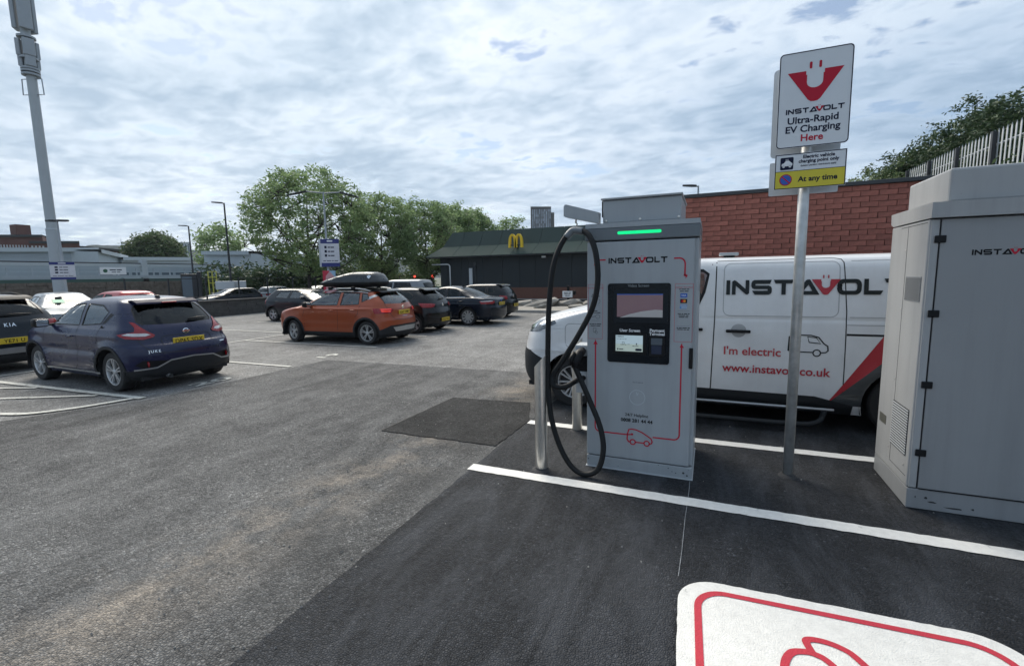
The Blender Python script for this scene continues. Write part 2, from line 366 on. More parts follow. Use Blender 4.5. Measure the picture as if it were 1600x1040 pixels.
sheet('tarmac_patch', jag([(-3.38,4.11),(-1.96,4.13),(-1.94,5.0),(-2.2,5.77),(-3.33,5.66)], .06, .010), .012, M['asphalt_patch'])
# thin joints and crack lines in the lane
mbj = MB()
for pts, w in (([(-8.2,2.62),(-7.6,4.4),(-6.72,5.94),(-6.1,7.5)], .012), ([(-3.38,4.11),(-3.33,5.66)], .014)):
    q = [tuple(v) for v in catmull([(a, b, 0) for a, b in pts], 12)]; q = [(a+rnd.uniform(-.006,.006), b) for a, b, _ in q]
    vs, fs = stroke(q, w); mbj.cur = 0; mbj.add([(a, b, .0155) for a, b in vs], fs)
o = mbj.build('tarmac_joint', M['dark_gap'], lane)
mat('chalk', (.17,.18,.19), .9, var=.5, vscale=30, detail=8)
vs, fs = stroke([(-.116,2.63),(-.112,2.9),(-.113,3.3),(-.109,3.50)], .005); MB().add([(a,b,.0125) for a,b in vs], fs).build('chalk_line', M['chalk'], lane)
vs, fs = stroke([(-.107,3.65),(-.105,3.8),(-.106,3.97)], .005); MB().add([(a,b,.0125) for a,b in vs], fs).build('chalk_line', M['chalk'], lane)
# loose chippings
mbc = MB(); mbc2 = MB()
for i in range(520):
    x = rnd.uniform(-7, 2.2); y = rnd.uniform(1.0, 6.0)
    if rnd.random() < .5: x = rnd.gauss(-2.6-.15*(y-3), .5)
    s = rnd.uniform(.003, .009); h = s*.8; z = .012; a = rnd.uniform(0, 6.28)
    p = [(x+s*math.cos(a+k*1.57)*rnd.uniform(.6,1.2), y+s*math.sin(a+k*1.57)*rnd.uniform(.6,1.2), z-.003) for k in range(4)]+[(x+rnd.uniform(-.3,.3)*s, y+rnd.uniform(-.3,.3)*s, z+h)]
    (mbc if rnd.random() < .8 else mbc2).add(p, [(0,1,4),(1,2,4),(2,3,4),(3,0,4)])
mat('chip', (.17, .165, .16), .9, var=.4, vscale=3); mat('chip_pale', (.42, .39, .34), .9, var=.2)
tag(mbc.build('loose_chippings', M['chip']), 'loose grey stone chippings scattered on the tarmac', 'gravel', kind='stuff')
tag(mbc2.build('pale_chippings', M['chip_pale']), 'pale grit specks lying on the dark tarmac', 'grit', kind='stuff')

# ------------------------------------------------------------------ painted markings
def marking(name, polys, z, m, label, cat='road marking', group=None, parent=None, holes=()):
    mb = MB()
    for p in polys:
        vs, fs = cdt_fill([p], holes); mb.add([(a, b, z) for a, b in vs], fs)
    o = mb.build(name, m, parent)
    if not parent: tag(o, label, cat, group)
    return o
def bayline(x0, y0, x1, y1, w, z=.013, m='line_white', amp=.004, slant=0.0):
    d = (Vector((x1,y1))-Vector((x0,y0))).normalized(); n = Vector((-d.y,d.x))*w/2; a = Vector((x0,y0)); b = Vector((x1,y1))
    return jag([tuple(a-n), tuple(b-n), tuple(b+n), tuple(a+n+d*slant)], .05, amp)
marking('bay_line', [bayline(-1.955, 3.575, 9, 3.575, .13)], .0135, M['line_white'], 'bright white bay line running in front of the charger and grey cabinet', group='white charging bay lines')
marking('bay_line', [bayline(-1.92, 4.975, 9, 5.06, .13)], .0135, M['line_white'], 'bright white bay line running behind the bollards along the van', group='white charging bay lines')
OLD = M['line_old']
ys = [(4.08, 'in front of the blue car and hatched area'), (6.66, 'between the blue car and the empty bay numbered 19'), (9.27, 'beside the orange car on its near side'), (11.5, 'between the orange car and the black hatchback'), (13.75, 'between the black hatchback and the dark saloon'), (16.1, 'between the dark saloon and the farthest hatchback')]
for y, w in ys:
    marking('bay_line', [bayline(-7.62 if y > 4.2 else -7.72, y, -12.3, y-.02 if y > 4.2 else y-.2, .085 if y > 4.2 else .11)], .0135 if y > 4.2 else .015, OLD, 'worn white bay line '+w, group='worn bay lines')
marking('bay_line', [bayline(-12.3, 1.5, -12.3, 18.5, .08)], .0145, OLD, 'worn white line along the closed ends of the parked row', group='worn bay lines')
for k, y in enumerate((6.2, 8.6, 11.0, 13.4, 15.8, 18.2)):
    marking('bay_line', [bayline(-12.4, y, -17.1, y+.1, .08)], .0135, OLD, ['faded far bay line beside the dark estate car', 'faded far bay line by the silver car', 'faded far bay line by the red car', 'faded empty far bay line, nearer the low wall', 'faded far bay line in front of the grey hatchback', 'faded far bay line behind the grey hatchback'][k], group='faded far bay lines')
# hatched island: rounded outline and bars
arc = [(-7.85,4.02),(-7.92,3.75),(-8.05,3.4),(-8.3,3.05),(-8.65,2.9),(-9.2,2.75),(-10.5,2.5),(-12,2.3)]
vs, fs = stroke([tuple(v)[:2] for v in catmull([(a,b,0) for a,b in arc], 6)], .10)
tag(MB().add([(a,b,.017) for a,b in vs], fs).build('hatching_outline', OLD), 'curved worn white outline of the hatched corner by the lane', 'road marking')
for k, (a, b) in enumerate((((-8.62,3.94),(-9.55,3.1)), ((-10.25,3.9),(-11.2,3.3)), ((-11.6,3.85),(-12.6,3.2)))):
    marking('hatching_bar', [bayline(a[0], a[1], b[0]-1.2, b[1]-.25, .085)], .0140, OLD, 'worn white diagonal bar in the hatched corner, '+('nearest the lane', 'middle one', 'farthest from the lane')[k], group='hatching bars')
def bay_number(s, x, y, size, label):
    vs, fs = text2d(s, size, 'CENTER', .02); mb = MB().add([(x-b*.55, y+a*1.15, .014) for a, b in vs], fs); tag(mb.build('bay_number', OLD), label, 'bay number', 'painted bay numbers')
bay_number('20', -7.72, 5.2, .62, 'worn painted number 20 behind the blue car')
bay_number('19', -7.72, 7.85, .62, 'worn painted number 19 at the empty bay')
bay_number('18', -7.75, 10.4, .62, 'worn painted number 18 behind the orange car')
bay_number('17', -7.75, 12.6, .62, 'worn painted number 17 behind the black hatchback')
# charging bay emblem panel
def tilt(pts, a=R(2.6), c=(-.1, 2.6)): return [(c[0]+(x-c[0])*math.cos(a)-(y-c[1])*math.sin(a), c[1]+(x-c[0])*math.sin(a)+(y-c[1])*math.cos(a)) for x, y in pts]
dec = marking('bay_emblem_panel', [jag(tilt(rrect(-.115, 1.36, -.2, 2.63, .2, 10)), .04, .003)], .0135, M['line_white'], 'white painted panel with red border and red car symbol in the foreground bay')
o_, i_ = tilt(rrect(-.035, 1.285, -.12, 2.56, .16, 10)), tilt(rrect(.0, 1.25, -.085, 2.525, .13, 10))
marking('red_border', [o_], .0165, M['marking_red'], '', parent=dec, holes=[i_])
def ic(pts, w=.034):
    q = [tuple(v)[:2] for v in catmull([(a,b,0) for a,b in pts], 8)]; vs, fs = stroke(q, w); ic.z += .0002; MB().add([(a,b,ic.z) for a,b in vs], fs).build('car_symbol', M['marking_red'], dec)
ic.z = .0165
ic([(.42,1.30),(.37,1.45),(.34,1.75),(.345,2.05),(.352,2.16),(.387,2.239),(.439,2.267),(.482,2.268),(.533,2.237),(.62,2.10),(.70,1.90),(.78,1.62),(.80,1.42)])
ic([(.473,2.275),(.462,2.345),(.518,2.367),(.596,2.353),(.655,2.30),(.76,2.10),(.88,1.80),(.93,1.50),(.90,1.30),(.86,1.22)])
ic([(.56,1.22),(.72,1.22)])
for cx_ in (.49, .79): ic([(cx_+.075*math.cos(k*.5236), 1.22+.075*math.sin(k*.5236)) for k in range(13)])
# ------------------------------------------------------------------ lettering: extended square capitals
def plug_v(x, z, h, holes=True):
    # V emblem with a plug cut out, height h, left top corner at x ; returns outline, prongs
    w = h*1.62; cx = x+w/2; top = z+h
    n = 10; out = [(x, top), (cx-.165*w, top)]
    out += [(cx-.165*w, top-.12*h), (cx-.145*w, top-.12*h)]
    out += [(cx+.145*w*math.cos(R(180+180*k/n)), top-.36*h+.20*h*math.sin(R(180+180*k/n))*1.0) for k in range(n+1)]
    out += [(cx+.145*w, top-.12*h), (cx+.165*w, top-.12*h), (cx+.165*w, top), (x+w, top)]
    out += [(cx+.11*w, z+.07*h), (cx+.06*w, z+.012*h), (cx, z), (cx-.06*w, z+.012*h), (cx-.11*w, z+.07*h)]
    pr = [rrect(cx+sx*.085*w-.024*w, cx+sx*.085*w+.024*w, top+.06*h, top+.28*h, .02*w, 3) for sx in (-1, 1)]
    return out, pr, w
def instavolt(x, z, h, kx=.87):
    """wordmark as separate letters: list of (is_red, (verts2d, faces))"""
    L = {'I': ([(0,0),(.28,0),(.28,1),(0,1)], [], .28),
         'N': ([(0,0),(.27,0),(.27,.62),(1.0,.03),(1.1,0),(1.24,.1),(1.24,1),(.97,1),(.97,.40),(.26,.97),(.14,1),(0,.9)], [], 1.24),
         'S': ([(1.42,1),(.22,1),(.06,.92),(0,.78),(0,.58),(.07,.45),(.22,.38),(1.15,.38),(1.15,.27),(.06,.27),(.26,0),(1.22,0),(1.38,.07),(1.44,.2),(1.44,.42),(1.38,.55),(1.22,.62),(.29,.62),(.29,.73),(1.3,.73)], [], 1.42),
         'T': ([(0,1),(1.36,1),(1.25,.75),(.83,.75),(.83,0),(.54,0),(.54,.75),(.12,.75)], [], 1.30),
         'A': ([(-.05,0),(.72,.95),(.82,1),(.98,1),(1.62,0)], [[(.55,.24),(1.14,.24),(.90,.66)]], 1.28),
         'O': (rrect(0,1.5,0,1,.36,5), [rrect(.28,1.22,.25,.75,.16,4)], 1.5),
         'L': ([(0,1),(.28,1),(.28,.26),(1.16,.26),(1.0,0),(.0,0)], [], 1.06)}
    cx = x; sp = .14; out = []
    for ch in 'INSTAVOLT':
        if ch == 'V':
            o, pr, w = plug_v(cx-.34*h, z, h); ws_ = .12*h; sc_ = lambda q: [(cx-.34*h+(a-(cx-.34*h))/kx, b) for a, b in q]; out.append((True, cdt_fill([sc_(o)]))); out += [(True, cdt_fill([sc_(p)])) for p in pr]; cx += w/kx-.34*h-.20*h; continue
        p, hs, w = L[ch]; tr = lambda q: [(cx+a*h, z+b*h) for a, b in q]
        out.append((False, cdt_fill([tr(p)], [tr(q) for q in hs]))); cx += (w+sp)*h
    return [(r, ([(x+(a-x)*kx, b) for a, b in v], f)) for r, (v, f) in out]
def wordmark(x, z, h, y, dark, red, put):
    for r, vf in instavolt(x, z, h): put(MB().add([(a, y-(.0006 if r else 0), b) for a, b in vf[0]], vf[1]).build('emblem' if r else 'letter', M[red if r else dark]))
# ------------------------------------------------------------------ rapid charger
ch = empty('charging_station', (-.535, 4.35, 0), 0, 'grey rapid charger cabinet with hanging black cable, green light bar and screens', 'charger')
OX, OY = -.535, 4.35   # children are built in world coordinates relative to the base point
def W(o, p=None):
    o.parent = p or ch
    if not p or p.type == 'EMPTY': o.location = Vector(o.location)-Vector((p or ch).location)
    return o
YF = 3.98; X0, X1 = -.985, -.09
W(MB().bbox(X0+.004, X1-.004, YF+.004, 4.74, 0.008, .112, .006).build('plinth', M['steel_grey'], smooth=False))
body = W(MB().bbox(X0, X1, YF+.026, 4.75, .118, 1.995, .012).build('body', M['steel_grey']))
W(MB().bbox(X0+.004, X1-.030, YF+.0, YF+.030, .120, 1.990, .008).build('door', M['steel_grey']))
W(MB().bbox(X0-.012, X1+.005, YF-.006, 4.76, 2.0, 2.103, .008).build('top_band', M['grey_band']))
W(MB().prism([(X0-.014,2.104),(X1+.007,2.104),(X1+.002,2.142),(X0-.008,2.142)], (YF-.008, 4.762)).build('top_cap', M['steel_grey']))
bx_ = W(MB().bbox(-.858, -.232, 4.02, 4.70, 2.1425, 2.335, .012).build('top_box', M['steel_grey']))
W(MB().bbox(-.872, -.222, 4.0, 4.72, 2.335, 2.352, .006).build('box_lid', M['steel_grey']))
W(MB().box(-.868, -.859, 4.03, 4.12, 2.2, 2.33).build('vent', M['dark_gap']))
vm = MB()
for k, x in enumerate((-.83, -.55, -.25)): vm.lathe([(0,-.004),(.009,-.003),(.011,0)], 10, (x, 4.018, 2.165), 'y')
tag(W(vm.build('screws', M['stainless'], smooth=True)), kind='stuff')
W(MB().prism([(-.88,2.1430),(-.88,2.235),(-1.16,2.318),(-1.175,2.318),(-1.185,2.30),(-1.185,2.222),(-1.17,2.214)], (3.965, 4.045)).build('cable_arm', M['steel_grey']))
hk = MB().tube([(-1.085,4.0,2.215),(-1.085,4.0,2.16)], .008, 8)
hk.tube([(-1.085,4.0,2.165),(-1.07,3.985,2.15),(-1.075,3.96,2.125),(-1.09,3.93,2.115)], .006, 8); W(hk.build('hook', M['stainless'], smooth=True))
W(MB().prism(rrect(-.725,-.375,2.045,2.070,.0122,5), (YF-.0075,YF-.004)).build('light_bar', M['led_green']))
# screen console
W(MB().prism(rrect(-.80,-.293,.972,1.642,.022,5), (YF-.006,YF+.004)).build('console', M['screen_black']))
mat('console_inner', (.007, .011, .016), .35, var=.1, spec=.3)
vb = W(MB().prism(rrect(-.752,-.312,1.315,1.592,.02,5), (YF-.0085,YF-.0062)).build('video_bezel', M['console_inner']))
mat('video_screen', (.05, .04, .05), .12, coat=.8, emit=(.16, .105, .135), estr=.30, var=.15, vscale=5)  # dim mauve glow stands in for a reflection on the glass
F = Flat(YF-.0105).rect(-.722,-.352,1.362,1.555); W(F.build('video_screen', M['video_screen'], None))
F = Flat(YF-.0112).rect(-.722,-.352,1.5465,1.555); W(F.build('screen_header', M['print_blue'], None))
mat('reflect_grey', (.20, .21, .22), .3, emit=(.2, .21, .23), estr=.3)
F = Flat(YF-.0114).poly([(-.70,1.355),(-.62,1.385),(-.52,1.41),(-.41,1.425),(-.352,1.422),(-.352,1.362),(-.62,1.362)]); W(F.build('screen_reflection', M['reflect_grey'], None))  # reflected shape painted onto the screen with a faint glow
ub = W(MB().prism(rrect(-.748,-.478,1.045,1.225,.006,3), (YF-.0085,YF-.0062)).build('user_bezel', M['black_plastic']))
mat('user_screen', (.3, .36, .40), .2, emit=(.42, .55, .60), estr=.34, var=.04)
F = Flat(YF-.0105).rect(-.73,-.505,1.07,1.207); W(F.build('user_screen', M['user_screen'], None))
mat('user_screen_low', (.35, .4, .36), .2, emit=(.36, .44, .40), estr=.34, var=.04)
F = Flat(YF-.0111).rect(-.73,-.505,1.07,1.133); W(F.build('user_screen_panel', M['user_screen_low'], None))
F = Flat(YF-.0117)
F.bars(-.723, 1.192, .06, .006, 'LEFT', (1,7,2)); F.text("Let's get started", -.723, 1.172, .013, 'LEFT'); F.poly(rrect(-.566,-.512,1.077,1.097,.0098,4)); F.rect(-.716,-.706,1.082,1.095); F.bars(-.70, 1.084, .035, .007, 'LEFT', (5,))
F.bars(-.665, 1.125, .05, .004, words=(6,3)); F.bars(-.565, 1.115, .05, .004, words=(4,5)); F.line([(-.675,1.148),(-.655,1.148),(-.655,1.135),(-.675,1.135)], .002, True); F.rect(-.56,-.552,1.128,1.142); F.rect(-.63,-.612,1.129,1.132)
tag(W(F.build('screen_text', M['print_navy'], None)), kind='stuff')
W(MB().prism(rrect(-.452,-.330,1.040,1.205,.012,4), (YF-.022,YF-.0062)).build('payment_terminal', M['black_plastic']))
F = Flat(YF-.0226).rect(-.438,-.350,1.135,1.192); mat('pay_screen', (.09,.11,.13), .15, coat=.6); W(F.build('terminal_screen', M['pay_screen'], None))
F = Flat(YF-.0226).rect(-.434,-.354,1.06,1.13); mat('pay_pad', (.02,.03,.06), .3); W(F.build('terminal_pad', M['pay_pad'], None))
F = Flat(YF-.0075); F.text('Video Screen', -.548, 1.612, .032, bold=.004); W(F.build('caption', M['print_grey'], None))

for t_, x_, z_ in (('User Screen',-.613,1.237),('Payment',-.393,1.242),('Terminal',-.393,1.213)): F = Flat(YF-.0075); F.text(t_, x_, z_, .034, bold=.03); W(F.build('caption', M['print_white'], None))
# lettering and line art
wordmark(-.798, 1.808, .0465, YF-.0012, 'print_black', 'print_red', W)
def arcpts(cx, cz, r, a0, a1, n=6): return [(cx+r*math.cos(R(a0+(a1-a0)*k/n)), cz+r*math.sin(R(a0+(a1-a0)*k/n))) for k in range(n+1)]
lw = .011
def art(name, *polys):
    F = Flat(YF-.0016)
    for p in polys: F.put(p)
    W(F.build(name, M['print_red'], None))
art('red_line', stroke([(-.915,1.795)]+arcpts(-.875,1.80,.04,180,90)+[(-.822,1.84)], lw))
art('red_line', stroke([(-.275,1.838)]+arcpts(-.235,1.793,.045,90,0)+[(-.19,1.70)], lw)); art('bolt_tip', cdt_fill([[(-.198,1.712),(-.184,1.712),(-.168,1.700),(-.187,1.672),(-.183,1.69),(-.2,1.698)]]))
art('red_line', stroke([(-.905,1.12),(-.905,.39)]+arcpts(-.86,.385,.045,180,270)+[(-.62,.34),(-.59,.345)], lw)); art('bolt_tip', cdt_fill([[(-.925,1.118),(-.885,1.118),(-.90,1.145),(-.905,1.165),(-.91,1.145)]])); art('plug_dot', cdt_fill([circ(-.583,.347,.010,14)]))
art('red_line', stroke([(-.20,1.12),(-.20,.40)]+arcpts(-.245,.385,.045,0,-90)+[(-.412,.34)], lw)); art('bolt_tip', cdt_fill([[(-.215,1.118),(-.182,1.118),(-.195,1.14),(-.197,1.16),(-.205,1.143)]]))
art('car_symbol', stroke([(-.597,.278),(-.612,.278),(-.625,.30),(-.622,.345),(-.612,.385),(-.59,.393),(-.55,.39),(-.50,.372),(-.455,.345),(-.425,.325),(-.415,.30),(-.422,.282),(-.436,.280)], .0105)); art('car_symbol_sill', stroke([(-.553,.28),(-.485,.28)], .0105))
for cx in (-.577, -.46): art('car_symbol_wheel', cdt_fill([circ(cx,.279,.027,20)], [circ(cx,.279,.0165,16)]))
F = Flat(YF-.0012); F.text('24/7 Helpline', -.548, .506, .036, bold=.012); W(F.build('helpline_title', M['print_black'], None)); F = Flat(YF-.0012); F.text('0808 281 44 44', -.548, .456, .042, bold=.03); W(F.build('helpline_number', M['print_black'], None))
F = Flat(YF-.0012).bars(-.542, .80, .085, .010, words=(3,2,4,2)); tag(W(F.build('maker_mark', M['print_grey'], None)), kind='stuff')
F = Flat(YF-.0014).put(cdt_fill([circ(-.545,.675,.066,36)], [circ(-.545,.675,.0610,36)])); F.line([(-.552,.72),(-.545,.695),(-.535,.715)], .006); mat('print_pale', (.44,.49,.52), .3, coat=.5); W(F.build('touch_ring', M['print_pale'], None))
def notice(x0, x1, z0, z1, title, right):
    F = Flat(YF-.0010).put(cdt_fill([rrect(x0,x1,z0,z1,.006,3)], [rrect(x0+.0035,x1-.0035,z0+.0035,z1-.0035,.004,3)])); F.text(title, (x0+x1)/2, z1-.038, .020, bold=.01, sx=1.1); W(F.build('notice_frame', M['print_pink'], None))
    cx = (x0+x1)/2; F = Flat(YF-.0010)
    if right:
        for z, w_, q in ((1.588,.075,(2,6,3)),(1.572,.065,(5,5)),(1.392,.09,(4,2,4,2)),(1.378,.075,(8,3)),(1.364,.07,(6,3)),(1.277,.1,(2,4,6,3)),(1.264,.09,(7,3,3))): F.bars(cx, z, w_, .006, words=q)
        F.rect(cx-.045,cx+.045,1.418,1.419); F.rect(cx-.045,cx+.045,1.294,1.295)
    else:
        for z, w_, q in ((1.545,.06,(4,2,4)),(1.530,.075,(8,)),(1.405,.035,(5,)),(1.390,.085,(5,2,3,6)),(1.292,.1,(3,4,2,7)),(1.277,.085,(8,2,6))): F.bars(cx, z, w_, .006, words=q)
        F.line(arcpts(cx+.02,1.49,.02,-90,90), .002); F.line([(cx-.02,1.49),(cx+.0,1.49)], .002); F.line(arcpts(cx+.02,1.36,.018,0,360,14), .002); F.line([(cx-.03,1.355),(cx,1.362)], .003)
        F.line(rrect(cx-.018,cx+.006,1.225,1.26,.003,2), .002, True); F.line([(cx,1.24),(cx+.02,1.225),(cx+.012,1.21),(cx-.004,1.22)], .002, True)
        for z in (1.455, 1.325): F.rect(cx-.035,cx+.035,z,z+.001)
    tag(W(F.build('notice_text', M['print_black'], None)), kind='stuff')
notice(-.262,-.122,1.165,1.636,'HOW TO PAY',True); notice(-.972,-.842,1.165,1.636,'HOW TO USE',False)
F = Flat(YF-.0010).rect(-.220,-.168,1.525,1.558); W(F.build('card_logo', M['print_blue'], None)); F = Flat(YF-.0014); F.text('VISA', -.194, 1.535, .019, bold=.01); W(F.build('card_lettering', M['print_white'], None))
F = Flat(YF-.0010).rect(-.220,-.168,1.480,1.513); W(F.build('card_logo', M['print_black'], None)); F = Flat(YF-.0014).poly(circ(-.201,1.4965,.0105,18)); W(F.build('card_circle', M['print_red'], None)); F = Flat(YF-.0018).poly(circ(-.188,1.4965,.0105,18)); W(F.build('card_circle', M['print_orange'], None))
F = Flat(YF-.0010).rect(-.220,-.168,1.435,1.468); W(F.build('card_logo', M['print_cyan'], None)); F = Flat(YF-.0014).rect(-.218,-.170,1.456,1.464).rect(-.211,-.168,1.440,1.450); W(F.build('card_lettering', M['print_pale'], None))
hd = W(MB().bbox(-.142,-.112,YF-.016,YF-.0005,.95,1.12,.006).build('latch_handle', M['black_plastic']))
# plug holster on the flank
W(MB().bbox(X0-.115, X0-.001, 4.02, 4.20, 1.0, 1.10, .01).build('holster', M['steel_grey_lt']))
W(MB().bbox(X0-.09, X0-.002, 4.03, 4.19, .86, .998, .008).build('holster_socket', M['black_plastic']))
W(MB().bbox(X0-.112, X0-.003, 4.03, 4.20, .66, .858, .008).build('holster_bracket', M['steel_grey_lt']))
pl = MB(); pl.tube([(-1.03,4.02,1.05),(-1.045,3.95,1.03),(-1.06,3.89,.98),(-1.06,3.87,.92)], [.035,.042,.04,.03], 12)
pl.tube([(-1.075,3.90,1.05),(-1.09,3.86,1.0),(-1.085,3.85,.95)], [.018,.022,.016], 10); W(pl.build('plug', M['black_plastic'], smooth=True))
cab = [(-1.0,4.10,.80),(-1.06,3.95,.795),(-1.13,3.82,.76),(-1.215,3.76,.775),(-1.225,3.77,.86),(-1.15,3.77,.98),(-1.0,3.76,1.22),(-.885,3.77,1.45),(-.845,3.78,1.66),(-.862,3.80,1.87),(-.92,3.84,2.02),(-1.0,3.88,2.085),(-1.09,3.90,2.085),(-1.175,3.88,1.99),(-1.235,3.83,1.80),(-1.262,3.79,1.5),(-1.27,3.77,1.15),(-1.268,3.76,.8),(-1.235,3.74,.5),(-1.15,3.73,.24),(-1.04,3.73,.075),(-.92,3.73,.035),(-.82,3.74,.10),(-.785,3.76,.27),(-.825,3.80,.45),(-.93,3.85,.66),(-1.0,3.87,.80),(-1.06,3.87,.93)]
W(MB().tube(catmull(cab, 10), .0235, 14).build('cable', M['rubber'], smooth=True))
W(MB().tube(catmull([(-1.14,3.89,2.035),(-1.09,3.90,2.088),(-1.04,3.89,2.088),(-.99,3.88,2.08)], 4), .031, 12).build('cable_clamp', M['grey_band'], smooth=True))
W(MB().prism([(-1.09,2.125),(-1.14,2.06),(-1.01,2.10)], (3.925,3.935)).build('clamp_plate', M['grey_band']))
mat('dirt', (.04,.04,.042), .9, var=.4, vscale=60)
F = Flat(YF+.0035)
for x, z, s in ((-.965,.075,.006),(-.28,.085,.005),(-.22,.05,.006),(-.16,.06,.009),(-.13,.04,.008),(-.36,.1,.004),(-.25,.06,.005),(-.70,.04,.004),(-.12,.09,.004)): F.poly([(x+s*math.cos(k)*rnd.uniform(.5,1.4), z+s*math.sin(k)*rnd.uniform(.4,1.2)) for k in (0,.9,1.8,2.8,3.8,5.2)])
tag(W(F.build('scuffs', M['dirt'], None)), kind='stuff')
W(MB().box(X0-.004,X1+.004,YF-.006,4.75,.008,.014).build('base_shim', M['steel_grey_lt']))

# ------------------------------------------------------------------ power cabinet on the right
pc = empty('power_cabinet', (2.35, 4.42, 0), 0, 'large grey steel power cabinet with black hinges and louvred side, cut by the right edge', 'cabinet')
def Wp(o): return W(o, pc)
CX0, CX1, CY0, CY1 = 1.345, 3.35, 4.04, 4.77
mat('cab_shaded', (.262, .270, .277), .42, var=.04, vscale=1.5, bump=.06, bscale=700, streak=.12); mat('cab_lit', (.345, .352, .355), .42, var=.05, vscale=1.5, bump=.2, bscale=420, streak=.16)  # same steel twice: shaded front painted darker, lit flank painted lighter
Wp(MB().bbox(CX0+.004,CX1,CY0+.006,CY1,.012,.16,.006).build('plinth', M['cab_shaded']))
Wp(MB().bbox(CX0,CX1,CY0+.012,CY1-.012,.164,2.05,.01).build('body', M['cab_lit']))
Wp(MB().bbox(CX0+.062,CX1-.05,CY0,CY0+.022,.168,2.045,.005).build('door', M['cab_shaded']))
Wp(MB().bbox(CX0+.01,CX0+.054,CY0+.002,CY0+.02,.168,2.045,.004).build('door_frame', M['cab_lit']))
Wp(MB().prism([(CY0-.03,2.055),(CY1-.05,2.055),(CY1-.0,2.075),(CY1+.01,2.155),(CY0-.035,2.155)], (CX0-.006,CX1+.01), 'x').build('lid', M['cab_lit']))
Wp(MB().bbox(CX0+.09,CX1-.1,CY0+.02,CY0+.72,2.1555,2.375,.015).build('top_box', M['cab_lit']))
Wp(MB().box(CX0+.0575,CX0+.0605,CY0+.001,CY0+.02,.17,2.045).build('door_gap', M['dark_gap']))
Wp(MB().box(CX0+.07,CX1-.05,CY0-.001,CY0+.01,.1605,.1640).build('plinth_gap', M['dark_gap']))
for z in (.43, .92, 1.415, 1.915): Wp(MB().bbox(CX0+.030,CX0+.090,CY0-.012,CY0+.003,z-.024,z+.024,.004).build('hinge', M['black_plastic']))
# printed side: perforated grille, louvres, rating plate, seams (plane x = CX0)
def SideX(x): return lambda vf: MB().add([(x, a, b) for a, b in vf[0]], [f[::-1] for f in vf[1]])
Wp(MB().box(CX0-.0035,CX0-.0005,4.10,4.375,1.492,1.665).build('grille', M['mesh_grey']))
gm_ = MB()
for i in range(23):
    for k in range(15):
        y = 4.106+i*.0118; z = 1.4985+k*.0116+(i % 2)*.0058
        if z < 1.66: gm_.add([(CX0-.0042, y+.004*math.cos(a), z+.004*math.sin(a)) for a in (0,1.05,2.1,3.14,4.19,5.24)], [(5,4,3,2,1,0)])
Wp(tag(gm_.build('grille_holes', M['dark_gap']), kind='stuff'))
Wp(MB().box(CX0-.003,CX0-.0006,4.108,4.422,.372,.715).build('louvre_frame', M['dark_gap']))
for k in range(17):
    z = .380+k*.0198; Wp(MB().box(CX0-.0065,CX0-.0032,4.113,4.418,z+.001,z+.0105).build('louvre_slat', M['steel_grey_lt']))
mat('rating_plate', (.10,.10,.085), .4, var=.1); Wp(MB().box(CX0-.002,CX0-.0004,4.55,4.70,.472,.545).build('rating_plate', M['rating_plate']))
sm_ = MB()
for a, b, c, d in ((4.408,4.411,.24,2.03),(4.46,4.463,.24,.24),(4.08,4.41,.232,.235),(4.08,4.55,2.028,2.032)): sm_.box(CX0-.0012,CX0-.0002,a,b,c,d if d > c else c+.003)
tag(Wp(sm_.build('panel_seams', M['dark_gap'])), kind='stuff')
rv = MB()
for y, z in ((4.43,1.86),(4.43,1.42),(4.43,.88),(4.45,.33),(4.13,.30)): rv.add([(CX0-.003,y+.007*math.cos(a),z+.007*math.sin(a)) for a in [k*.785 for k in range(8)]]+[(CX0-.006,y,z)], [((k+1)%8,k,8) for k in range(8)])
tag(Wp(rv.build('rivets', M['stainless'])), kind='stuff')
wordmark(1.575, 1.803, .036, CY0-.0012, 'print_black', 'print_red', Wp)
F = Flat(CY0+.0055)
for x, z, w, h in ((1.50,.075,.05,.008),(1.46,.10,.02,.012),(1.40,.10,.008,.008),(1.72,.06,.02,.008),(1.62,.05,.10,.006)): F.poly([(x+w*.5*math.cos(k)*rnd.uniform(.6,1.3), z+h*math.sin(k)*rnd.uniform(.4,1.2)) for k in (0,.7,1.4,2.1,3.14,3.9,4.6,5.4)])
tag(Wp(F.build('scuffs', M['dirt'], None)), kind='stuff')

# ------------------------------------------------------------------ sign on a post
sp = empty('sign_post', (.65, 4.36, 0), 0, 'tall galvanised post with white and red charging sign above a yellow parking plate', 'sign')
def Ws(o): return W(o, sp)
Ws(MB().tube([(.65,4.36,0),(.65,4.36,3.28)], .039, 20).build('pole', M['galv'], smooth=True))
mb = MB().lathe([(.075,0),(.06,.012),(.045,.02),(.04,.022)], 20, (.65,4.36,.008)); Ws(mb.build('base_collar', M['dirt'], smooth=True))
Ws(MB().prism(rrect(.435,.908,2.66,3.352,.03,6), (4.296,4.300)).build('charging_plate', M['sign_white']))
Ws(MB().prism(rrect(.412,.885,2.62,3.29,.03,6), (4.420,4.424)).build('rear_plate', M['sign_back']))
Ws(MB().prism(rrect(.412,.885,2.325,2.585,.01,3), (4.420,4.424)).build('rear_plate', M['sign_back']))
Ws(MB().box(.435,.905,4.296,4.300,2.354,2.618).build('parking_plate', M['sign_white']))
cl = MB()
for z in (2.72,3.2,2.42,2.56): cl.box(.60,.70,4.302,4.325,z-.015,z+.015)
Ws(cl.build('bracket', M['galv']))
